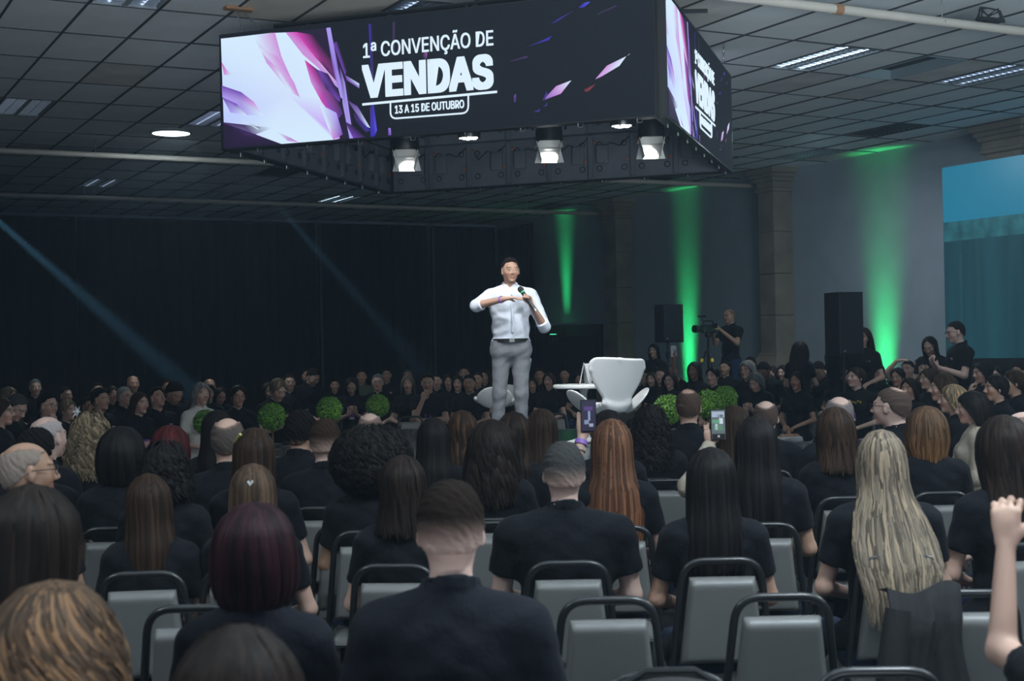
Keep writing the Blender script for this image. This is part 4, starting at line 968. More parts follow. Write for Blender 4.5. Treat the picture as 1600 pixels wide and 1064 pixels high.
def screen(A, B, label, image=True, gapA=.0, gapB=.03):
    d = (B-A); L = d.length; d = d/L; n = d.cross(Vector((0, 0, 1)))       # outward
    Mx = Matrix((d, Vector((0, 0, 1)), n)).transposed().to_4x4(); Mx.translation = (A.x, A.y, SZ0)
    e = bpy.data.objects.new('led_screen', None); COL.objects.link(e); e.matrix_basis = Mx; tag(e, label, 'screen', 'four sides of the hanging screen cube')
    w = L-gapA-gapB; h = SZ1-SZ0
    m = MB(); m.box((gapA+w/2, h/2, -.012), (w, h, .024)); face = m.build('display_face', M_LEDBLK, e, smooth=False)
    m = MB()
    for x in (gapA, gapA+w): m.box((x, h/2, -.05), (.014, h+.01, .10))
    m.box((gapA+w/2, -.006, -.05), (w, .012, .1)); m.box((gapA+w/2, h+.006, -.05), (w, .012, .1)); m.build('edge_frame', M_BLACK, e, smooth=False)
    nc = 8; cw = w/nc
    if 'cab' not in FXP:
        m = MB(); m.box((0, 0, 0), (cw-.012, .49, .05), bev=.008); FXP['cab'] = m.mesh('led_cabinet', M_CAB, False)
        m = MB(); m.box((0, 0, 0), (.055, .46, .05), bev=.006); FXP['rib'] = m.mesh('cabinet_rib', M_CABL, False)
        m = MB(); m.box((0, 0, 0), (.13, .20, .06), bev=.01); m.box((0, 0, -.032), (.07, .07, .01)); FXP['psu'] = m.mesh('power_box', M_CAB, False)
        m = MB()
        for sx_ in (1, -1):
            for sy_ in (1, -1):
                m.tube([(sx_*.14+.03*math.cos(a), sy_*.13+.03*math.sin(a), 0) for a in np.linspace(0, 6.283, 9)[:-1]], .005, 4, closed=True)
        m.tube([(-.2, .2, 0), (-.1, .1, -.03), (0, .14, -.04), (.12, .05, -.02), (.2, .18, 0)], .006, 5); FXP['cbl'] = m.mesh('cabling', M_BLACK)
        m = MB(); m.box((0, 0, 0), (.012, .03, .012), rot=Euler((0, 0, .5))); FXP['lat'] = m.mesh('latch', M_ORANGE, False)
        m = MB(); m.tube([(-.02, 0, 0), (-.02, -.025, 0), (.02, -.025, 0), (.02, 0, 0)], .005, 5); FXP['clip'] = m.mesh('corner_clip', M_GREYM)
    for i in range(nc):
        for j in range(2):
            x = gapA+cw*(i+.5); y = .25+.5*j*(h/1.0); c = link('led_cabinet', FXP['cab'], e, loc=(x, y, -.052))
            link('power_box', FXP['psu'], c, loc=((-.10 if i % 2 else .10), .02, -.05)); tag(link('cabling', FXP['cbl'], c, loc=(0, 0, -.03)), kind='stuff')
            for sx_ in (1, -1): link('latch', FXP['lat'], c, loc=(sx_*.18, .1*sx_+.05, -.035))
        if j: link('corner_clip', FXP['clip'], e, loc=(gapA+cw*(i+.5)+.1, -.012, -.06)); link('cabinet_rib', FXP['rib'], e, loc=(gapA+cw*(i+1)-.001 if i < nc-1 else gapA+cw*i+.03, .25, -.085)); link('cabinet_rib', FXP['rib'], e, loc=(gapA+cw*(i+1)-.001 if i < nc-1 else gapA+cw*i+.03, .75, -.085))
    if image:
        ul = w/4.05
        for me in SHARD_ME:
            o = link('light_shard', me, face, loc=(gapA+.002, 0, 0)); o.scale = (ul, h/1.01, 1)
        for me, nm_ in zip(TEXTS, ('heading_lettering', 'title_lettering', 'date_lettering')):
            o = link(nm_, me, e, loc=(gapA, 0, .008)); o.scale = (ul, h/1.01, 1)
        p, q = c2(685, 482), c2(1322, 422)
        m = MB(); m.prism([(0, -.010), (0, .010), (1, .010), (1, -.010)], (p[0], p[1], .008), (q[0]-p[0], q[1]-p[1], 0), (0, 1, 0), (0, 0, .003))
        o = m.build('underline', M_LETTER, e, smooth=False, loc=(gapA, 0, 0)); o.scale = (ul, h/1.01, 1)
        ps = smooth_path([(*c2(818, 470), .0095), (*c2(818, 548), .0095), (*c2(1186, 520), .0095), (*c2(1186, 438), .0095)], .06, 5)
        m = MB(); m.tube(ps, .0075, 6); o = m.build('date_border', M_LETTER, e, loc=(gapA, 0, 0)); o.scale = (ul, h/1.01, 1)
    return e
screen(LC, NC, 'wide black screen of the hanging cube facing the near audience, reading VENDAS', gapB=.08)
screen(NC, RC, 'foreshortened right side of the hanging screen cube, VENDAS in narrow letters', gapA=.09)
screen(RC, BC, 'far right side of the screen cube, seen from its cabinet backs below', gapA=.12, gapB=.12)
screen(BC, LC, 'far left side of the screen cube, seen from its cabinet backs below', gapA=.05, gapB=.12)
# frame above the screens and the chains
e = empty('screen_frame', ((LC+RC)/2).to_tuple()); e.location.z = 4.62; tag(e, 'black box truss carrying the hanging screens and stage lamps', 'truss')
ctr = e.location.copy()
for A, B in ((LC, NC), (NC, RC), (RC, BC), (BC, LC)):
    m = MB(); ins = (ctr.xy.to_3d()-((A+B)/2)).normalized()*.22
    A, B = A+(B-A)*.11, B-(B-A)*.11
    for dz_, oi in ((0, 0), (-.16, 0), (0, .16), (-.16, .16)):
        o_ = ins+ins.normalized()*oi; m.tube([tuple(A+o_+Vector((0, 0, dz_+4.62))-ctr), tuple(B+o_+Vector((0, 0, dz_+4.62))-ctr)], .022, 8)
    for k in range(10):
        p = A+(B-A)*(k/10)+ins; q = A+(B-A)*((k+1)/10)+ins
        m.tube([tuple(p+Vector((0, 0, 4.62))-ctr), tuple(q+Vector((0, 0, 4.46))-ctr)], .01, 5)
    m.build('truss_side', M_BLACK, e)
    for k in (1, 3, 5, 7):
        m = MB(); p = A+(B-A)*(k/8); m.box(tuple(p+ins*.5+Vector((0, 0, 4.55))-ctr), (.05, .05, .06), bev=.01); m.box(tuple(p+ins*.3+Vector((0, 0, 4.53))-ctr), (.10, .10, .02)); m.build('hanging_clamp', M_BLACK, e, smooth=False)
def chain(p, q, label, r=.014):
    p, q = Vector(p), Vector(q); d = q-p; n = int(d.length/.042); e = empty('hanging_chain', tuple(p)); tag(e, label, 'chain', 'chains holding the screen cube')
    m = MB(); m.tube([(r*math.cos(a)*.75, 0, .028*math.sin(a)) for a in np.linspace(0, 6.283, 9)[:-1]], .0042, 5, closed=True); me = m.mesh('chain_link', M_GREYM)
    qd = d.to_track_quat('Z', 'Y')
    for k in range(n): link('chain_link', me, e, loc=d*((k+.5)/n), rot=(qd@Euler((0, 0, R(90*(k % 2)))).to_quaternion()).to_euler())
ap = at_z(368, 10, CEIL)
chain((ap.x, ap.y, CEIL-.03), (LC.x+.22, LC.y-.05, 4.5), 'grey steel chain at the left corner of the screen cube, left strand')
chain((ap.x+.06, ap.y, CEIL-.03), (LC.x+.42, LC.y-.18, 4.5), 'grey steel chain at the left corner of the screen cube, right strand')
m = MB(); m.box((ap.x+.03, ap.y, CEIL-.02), (.26, .10, .03), bev=.005); tag(m.build('rusty_anchor_plate', M_RUST, smooth=False), 'rusty ceiling plate where the left chains hang', 'bracket')
for cc, lb in ((RC, 'chain above the right corner of the screen cube'), (BC, 'chain above the farthest corner of the screen cube')): chain((cc.x-.2, cc.y-.15, CEIL-.01), (cc.x-.25, cc.y-.2, 4.62), lb)
# stage lamps under the frame
M_HOT = mat('lamp_lens_hot', (.9, .95, 1), .3, emit=(.92, .97, 1), es=3)
M_HOTW = mat('barn_door_white', (.62, .62, .60), .35, metal=.2)
def barn_lamp(p, label, yaw=0., en=125):
    e = empty('stage_lamp', p, yaw); tag(e, label, 'stage light', 'barn-door stage lamps under the screens')
    m = MB(); m.lathe([(.05, .16), (.10, .14), (.115, .02), (.118, -.05), (.10, -.055)], n=20); m.build('lamp_body', M_BLACK, e)
    m = MB(); m.lathe([(.098, -.045), (.098, -.052), (.001, -.054)], n=20); m.build('lens', M_HOT, e)
    for k, (a, t) in enumerate(((0, 78), (90, 14), (180, 12), (270, 14))):
        m = MB(); m.prism([(-.085, 0), (.085, 0), (.125, -.17), (-.125, -.17)], (0, 0, 0), (1, 0, 0), (0, -math.sin(R(t)), 1*math.cos(R(t))), (0, .004, .001))
        m.build('barn_door', M_HOTW, e, smooth=False, rot=(0, 0, R(a)), loc=Vector((0.0, 0, -.055))+Matrix.Rotation(R(a), 3, 'Z')@Vector((0, -.11, 0)))
    lamp('stage_spot', 'SPOT', (p[0], p[1], p[2]-.075), en, (1, .98, .94), target=(6.2, 11.6, .8), spot_size=R(88), spot_blend=.8, shadow_soft_size=.07)
    m = MB(); m.tube([(-.14, 0, .05), (-.14, 0, .26), (.14, 0, .26), (.14, 0, .05)], .010, 6); m.tube([(0, 0, .26), (0, 0, 1.15)], .017, 6); m.tube([(-.5, 0, 1.02), (.5, 0, 1.02)], .02, 6); m.build('yoke', M_BLACK, e)
def par_lamp(p, label):
    lamp('stage_spot', 'SPOT', (p[0], p[1], p[2]-.04), 125, (.92, .96, 1), target=(6.2, 11.6, .8), spot_size=R(80), spot_blend=.7, shadow_soft_size=.08)
    e = empty('led_lamp', p); tag(e, label, 'stage light', 'small LED stage lamps under the screens')
    m = MB(); m.lathe([(.05, .14), (.09, .12), (.10, 0), (.095, -.02)], n=20); m.build('lamp_body', M_BLACK, e)
    m = MB(); m.lathe([(.016, .004), (.018, -.004), (.001, -.006)], n=8); me = m.mesh('led_lens', M_HOT)
    for k in range(12):
        a = k*2.4; r_ = .02+.055*math.sqrt(k/12); link('led_lens', me, e, loc=(r_*math.cos(a), r_*math.sin(a), -.022))
    m = MB(); m.tube([(-.12, 0, .05), (-.12, 0, .22), (.12, 0, .22), (.12, 0, .05)], .009, 6); m.tube([(0, 0, .22), (0, 0, 1.1)], .017, 6); m.build('yoke', M_BLACK, e)
p = at_z(634, 226, 3.48); barn_lamp((p.x, p.y, 3.48), 'barn-door stage lamp under the left part of the main screen', -AZ)
p = at_z(858, 212, 3.50); barn_lamp((p.x, p.y, 3.50), 'barn-door stage lamp under the middle of the main screen', -AZ)
p = at_z(1068, 202, 3.52); barn_lamp((p.x-.18, p.y+.22, 3.52), 'barn-door stage lamp at the near corner under the right screen', -AZ)
p = at_z(733, 212, 3.50); par_lamp((p.x, p.y, 3.50), 'small glaring LED lamp between the two left barn-door lamps')
p = at_z(972, 193, 3.50); par_lamp((p.x, p.y, 3.50), 'small glaring LED lamp under the right part of the main screen')
# ---------------------------------------------------------------- stage
ST = .80; ctr = (LC+RC)/2
M_STAGE = mat('stage_top', (.06, .075, .085), .16, spec=.7, bump=(4, .05)); M_STSIDE = mat('stage_side', (.03, .035, .04), .4); M_TRIM = mat('stage_trim', (.35, .38, .40), .3, metal=.8)
e = empty('stage', (ctr.x, ctr.y, 0), math.atan2(fwd_n.y, fwd_n.x)); tag(e, 'low square stage with a glossy grey top', 'stage')
for i in range(4):
    for j in range(4):
        m = MB(); m.box((-1.5+i, -1.5+j, ST-.02), (.994, .994, .04), bev=.003); m.build('deck_panel', M_STAGE, e, smooth=False)
m = MB(); m.box((0, 0, ST/2-.03), (3.96, 3.96, ST-.06)); m.build('skirt', M_STSIDE, e, smooth=False)
m = MB()
for s in (1, -1): m.box((s*2.0, 0, ST-.02), (.02, 4.02, .045)); m.box((0, s*2.0, ST-.02), (4.02, .02, .045))
m.build('edge_trim', M_TRIM, e, smooth=False)
# swan-shaped armchairs
def swan_chair(px, yt, s, yaw, label):
    hp_ = at_s(px, yt, s); e = empty('swan_armchair', (hp_.x, hp_.y, ST), -(AZ+R(yaw))); tag(e, label, 'armchair', 'white swan armchairs on the stage')
    if 'swan' not in FXP:
        prims = []
        def row(y, z, hw_, rise, fwd_, r=.021, k=.012):
            pts = [Vector((x*hw_, y+fwd_*x*x, z+rise*x*x)) for x in (-1, -.75, -.5, -.25, 0, .25, .5, .75, 1)]
            for a, b in zip(pts[:-1], pts[1:]): prims.append(cap(tuple(a), tuple(b), r, k=k))
        for i in range(13):                    # seat dish
            t = i/12; row(.24-.44*t, .365-.05*math.sin(math.pi*t), .17+.05*math.sin(math.pi*t)-.05*t, .03, 0, r=.024)
        for s_ in (1, -1):                     # drooping wings
            prims.append(ell((s_*.275, .02, .405), (.155, .185, .024), .03, rot=np.array(Euler((R(-6), R(-48*s_), 0)).to_matrix())))
        prims.append(cap((0, -.33, .6), (0, -.15, .8), .01)); prims.append(cap((-.3, -.2, .6), (.3, -.2, .6), .005))
        def back_post(X, Y, Z, Fd):
            t = (Z-.335)/.455; hw_ = np.interp(t, [-.05, .1, .25, .4, .55, .7, .85, 1], [.085, .105, .14, .185, .225, .252, .268, .272])
            yc = -.195-.105*t+.07*(X/.27)**2
            kx = np.maximum(np.abs(X)-hw_+.07, 0); kz = np.maximum(Z-.80+.07+.010*np.sin(X*9), 0); zz = np.maximum(.335-Z, 0)
            e_ = np.maximum(np.sqrt(kx**2+kz**2)-.05, zz); d = np.sqrt(np.maximum(e_, 0)**2+(Y-yc)**2)-.021
            k = .045; hh = np.maximum(k-np.abs(Fd-d), 0)/k; return np.minimum(Fd, d)-hh*hh*k*.25
        FXP['swan'] = sdf_mesh('shell', prims[:-2]+[ell((0, -.25, .62), (.30, .10, .20), .01, cut=[((0, 0, 0), (0, 0, 0))])][:0]+[ell((s_*.255, -.225, .70), (.001, .001, .001), .001) for s_ in (1, -1)]+[ell((0, -.298, .785), (.001, .001, .001), .001)], .0075, [M_WHITE], post=back_post)
    link('shell', FXP['swan'], e)
    m = MB(); m.lathe([(.03, .30), (.028, .1), (.035, .05)], n=14); m.build('stem', M_GREYM, e)
    for k in range(4):
        a = k*math.pi/2+.78; m = MB(); m.tube([(0, 0, .055), (.30*math.cos(a), .30*math.sin(a), .012)], [.02, .011], 8); m.build('foot', M_GREYM, e)
swan_chair(951, 563, 172, -16, 'white swan armchair seen from behind, right of the speaker')
swan_chair(783, 580, 150, -80, 'white swan armchair partly hidden behind the legs of the speaker')
# table with cards, cup
tp = at_s(912, 597, 166); e = empty('pedestal_table', (tp.x, tp.y, ST)); tag(e, 'white round pedestal table left of the swan armchair', 'table')
tz = at_s(912, 600, 166).z-ST
m = MB(); m.lathe([(.05, tz-.045), (.27, tz-.04), (.29, tz-.03), (.29, tz-.012), (.28, tz), (.001, tz)], n=36); m.build('tabletop', M_WHITE, e)
m = MB(); m.lathe([(.20, 0), (.19, .012), (.06, .05), (.034, .12), (.030, tz-.1), (.045, tz-.04)], n=24); m.build('pedestal', M_WHITE, e)
for dx, lb in ((.05, 'white folded card standing on the pedestal table, left one'), (.15, 'white folded card standing on the pedestal table, right one')):
    m = MB(); m.prism([(-.045, 0), (0, .20), (.0, .204), (.05, 0), (.044, 0), (0, .19), (-.039, 0)], (tp.x+dx*FWD.y-.05, tp.y-dx*FWD.x-.0, ST+tz), (FWD.y, -FWD.x, 0), (0, 0, 1), tuple(FWD*.12))
    tag(m.build('folded_card', M_PAPER, smooth=False), lb, 'card', 'cards on the pedestal table')
m = MB(); m.lathe([(.03, 0), (.036, .03), (.038, .19), (.034, .19), (.032, .03), (.001, .025)], c=(tp.x+.02*FWD.y+.08, tp.y-.02*FWD.x+.10, ST+tz+.001), n=20); tag(m.build('white_cup', M_WHITE), 'tall white cup on the pedestal table', 'cup')
# ---------------------------------------------------------------- clipped box balls
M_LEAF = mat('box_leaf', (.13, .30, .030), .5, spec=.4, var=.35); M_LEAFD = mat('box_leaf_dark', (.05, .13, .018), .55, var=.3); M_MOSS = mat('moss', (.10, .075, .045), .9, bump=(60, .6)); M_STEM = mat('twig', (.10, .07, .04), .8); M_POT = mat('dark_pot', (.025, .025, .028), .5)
def leaf_ball(r, seed, n=2600):
    rn = np.random.RandomState(seed); V = []; Fc = []
    for k in range(n):
        d = rn.normal(size=3); d /= np.linalg.norm(d); rr_ = r*(rn.uniform(.88, 1.05)+.035*math.sin(d[0]*11+seed)*math.sin(d[2]*9+d[1]*7)); c = d*rr_
        t = np.cross(d, rn.normal(size=3)); t /= np.linalg.norm(t); q = np.cross(d, t); q = q*.6+d*rn.uniform(.2, .9); q /= np.linalg.norm(q); L = r*rn.uniform(.07, .12); b = len(V)
        V += [c-q*L, c+t*L*.45, c+q*L, c-t*L*.45]; Fc.append((b, b+1, b+2, b+3))
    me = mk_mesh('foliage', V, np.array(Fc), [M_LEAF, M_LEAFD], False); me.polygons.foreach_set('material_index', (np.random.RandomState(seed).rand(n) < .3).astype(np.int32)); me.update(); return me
LB = [leaf_ball(.126, 1), leaf_ball(.126, 2)]
for k, (px, py, s, rr_, lb) in enumerate(((322, 660, 168, .115, 'small clipped box ball half hidden at the left, farthest left'), (425, 651, 166, .126, 'clipped box ball left of the yellow-clip woman, second from left'), (515, 640, 157, .126, 'clipped box ball in the middle of the left stage edge'), (590, 634, 150, .118, 'dim clipped box ball at the far end of the left stage edge'),
        (1044, 640, 178, .13, 'bright clipped box ball just left of the dark-haired man'), (1106, 631, 170, .125, 'clipped box ball behind the raised phone'), (1133, 622, 160, .118, 'darker clipped box ball behind its brighter neighbour'))):
    c = at_s(px, py, s); e = empty('box_topiary', (c.x, c.y, 0)); 
    zb_ = ST if abs((c-ctr).dot(fwd_n)) < 2 and abs((c-ctr).dot(fwd_n.cross(Vector((0, 0, 1))))) < 2 else 0
    e.location.z = zb_; h = c.z-zb_; tag(e, lb, 'plant', 'clipped box balls around the stage')
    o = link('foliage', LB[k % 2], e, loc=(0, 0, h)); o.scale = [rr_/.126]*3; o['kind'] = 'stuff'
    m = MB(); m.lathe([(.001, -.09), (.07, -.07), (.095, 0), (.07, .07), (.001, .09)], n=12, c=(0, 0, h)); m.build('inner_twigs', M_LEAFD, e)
    m = MB(); m.tube([(0, 0, max(.0, h-.36)), (.005, 0, h-.2), (0, 0, h-.06)], .010, 6); m.build('trunk', M_STEM, e)
    pb = 0 if zb_ else 0
    m = MB(); m.lathe([(.075, 0), (.09, max(.04, h-.34)), (.095, max(.05, h-.33)), (.001, max(.05, h-.33))], n=20); m.build('pot', M_POT, e)
    m = MB(); m.lathe([(.09, h-.335), (.075, h-.29), (.03, h-.275), (.001, h-.275)], n=14); m.build('moss', M_MOSS, e)
# ---------------------------------------------------------------- banquet chairs (local +y = where the sitter faces)
CH = {}
def chair_meshes():
    m = MB()
    hoop = smooth_path([(-.20, -.26, .0), (-.192, -.205, .44), (-.143, -.267, .895), (.143, -.267, .895), (.192, -.205, .44), (.20, -.26, .0)], .080, 7)
    hoop = [p for p in hoop]
    up = [p for p in hoop if p.z > .40]
    m.tube(up, .0135, 10); CH['back_frame'] = m.mesh('back_frame', M_BLACK)
    m = MB(); m.tube([(0, 0, 0), (-.006, -.052, -.42)], .0125, 8); CH['rear_leg'] = m.mesh('leg', M_BLACK)
    m = MB(); m.tube([(0, 0, 0), (.004, .035, -.43)], .0125, 8); m.tube([(.004, .035, -.425), (.004, .035, -.44)], .017, 8); CH['leg'] = m.mesh('leg', M_BLACK)
    # back pad: trapezoid cushion following the recline
    def pad(w0, w1, h, t, nm, r=.02, inset=.03):
        P = []; n = 24
        for i in range(n+1):
            v = i/n; row = []
            for j in range(n+1):
                u = -1+2*j/n; w = w0+(w1-w0)*v; e_ = min(1, (1-abs(u))/.10); g = min(1, min(v, 1-v)/.07)
                b = t*(math.sqrt(max(0, 1-(1-e_)**2)))*(math.sqrt(max(0, 1-(1-g)**2)))
                row.append(Vector((u*w/2, -b-.004, v*h)))
            P.append(row)
        m = MB(); m.grid(P, thick=lambda i, j, p: Vector((p.x, .012-.4*p.y, p.z))); me = m.mesh(nm, M_VINYL); 
        for e_ in me.edges: e_.use_edge_sharp = False
        return me
    CH['backrest'] = pad(.315, .245, .33, .030, 'backrest')
    P = []
    for i in range(13):
        row = []
        for j in range(13):
            u = -1+2*j/12; v = -1+2*i/12; s = .205-.02*(-v*.5+.5)
            e_ = min(1, (1-abs(u))/.18); g = min(1, (1-abs(v))/.18)
            row.append(Vector((u*s, v*.205, .055*math.sqrt(max(0, 1-(1-e_)**2))*math.sqrt(max(0, 1-(1-g)**2)))))
        P.append(row)
    m = MB(); m.grid(P, thick=lambda i, j, p: Vector((p.x, p.y, -.022))); CH['seat'] = m.mesh('seat', M_VINYL)
    m = MB(); m.tube([(-.185, -.2, 0), (-.18, .19, 0), (.18, .19, 0), (.185, -.2, 0)], .011, 8, closed=True); CH['seat_frame'] = m.mesh('seat_frame', M_BLACK)
chair_meshes()
def chair(x, y, rz, label, group='grey banquet chairs', k=1.0, z=0):
    e = empty('banquet_chair', (x, y, z), rz); e.scale = (k, k, k); tag(e, label, 'chair', group)
    link('back_frame', CH['back_frame'], e)
    link('backrest', CH['backrest'], e, loc=(0, -.224, .505), rot=(R(8.0), 0, 0))
    link('seat', CH['seat'], e, loc=(0, -.0, .405)); link('seat_frame', CH['seat_frame'], e, loc=(0, 0, .38))
    for s in (1, -1):
        o = link('leg', CH['rear_leg'], e, loc=(s*.195, -.208, .43))
        if s > 0: o.scale.x = 1
        l2 = link('leg', CH['leg'], e, loc=(s*.178, .18, .44)); l2.scale.z = .93; l2.location.z = .41
    return e
def chair_at(px, y_top, s, r, label, **kw):
    p = at_s(px, y_top, s); rz = -(AZ+R(r)); off = Matrix.Rotation(rz, 3, 'Z')@Vector((0, -.265, 0))
    return chair(p.x-off.x, p.y-off.y, rz, label, **kw)
# ---------------------------------------------------------------- figures
def Fm(**k): return dict(sex='m', **k)
def Ff(**k): return dict(sex='f', **k)
NR = dict(vox=.0075)
S_ = {  # named poses
 'm': Fm(**NR), 'mw': Fm(wide=1.22, **NR), 'mwn': Fm(wide=1.15, hy=.0, **NR), 'my': Fm(vox=.0065, wide=1.06, hp=.05), 'f': Ff(**NR), 'fw': Ff(wide=1.12, **NR), 'fd': Ff(hp=.35, lean=.10, **NR), 'fl': Ff(hr=-.12, lean=.08, **NR),
 'fphone': Ff(armR='lap', armL='raise', **NR), 'ml': Fm(hy=.5, **NR), 'mr': Fm(hy=-.7, **NR), 'fr': Ff(hy=-.45, **NR), 'fle': Ff(hy=.5, **NR), 'fhigh': Ff(armR='lap', armL='high', sleeve='long', jacket=True, custom={'L': ((-.36, .12, 1.05), (-.215, .25, 1.27), Vector((.05, .1, 1)), Vector((.2, 1, 0)), .5)}, **NR),
 'fph2': Ff(armR='lap', armL='raise', custom={'L': ((-.20, .16, 1.04), (-.125, .26, 1.29), Vector((.1, .1, 1)), Vector((.2, 1, 0)), .5)}, **NR),
 'far_m': Fm(), 'far_mc': Fm(armR='cross', armL='cross'), 'far_md': Fm(hp=.5, lean=.12), 'far_mchin': Fm(armR='chin', armL='cross', lean=.06), 'far_mup': Fm(hp=-.3, armR='cross', armL='cross', wide=1.15), 'far_mbrow': Fm(armR='brow'),
 'far_f': Ff(), 'far_fc': Ff(armR='cross', armL='cross'), 'far_fd': Ff(armR='phone', armL='phone', hp=.4, lean=.06), 'far_fchin': Ff(armR='chin', armL='cross', lean=.1), 'far_ft': Ff(hr=.22, hy=-.15), 'far_fy': Ff(hy=.5), 'far_fraise': Ff(armR='high'),
 'far_fw': Ff(wide=1.2, hp=-.1, hy=-.3), 'st_f': Ff(stand=True), 'st_m': Fm(stand=True, armR='phone', armL='phone', hp=.15), 'st_fd': Ff(stand=True, armR='phone', armL='phone', hp=.5), 'far_fcrossed': Ff(legs='crossed', armR='lap', armL='lap'), 'jk': Ff(sleeve='long', jacket=True, hp=.05),
}
BLKT = (.006, .007, .010); NAVY = (.012, .015, .024); JEAN = (.022, .045, .11); WHITE_T = (.60, .58, .54); BEIGE = (.42, .36, .29); OLIVE = (.05, .055, .04)
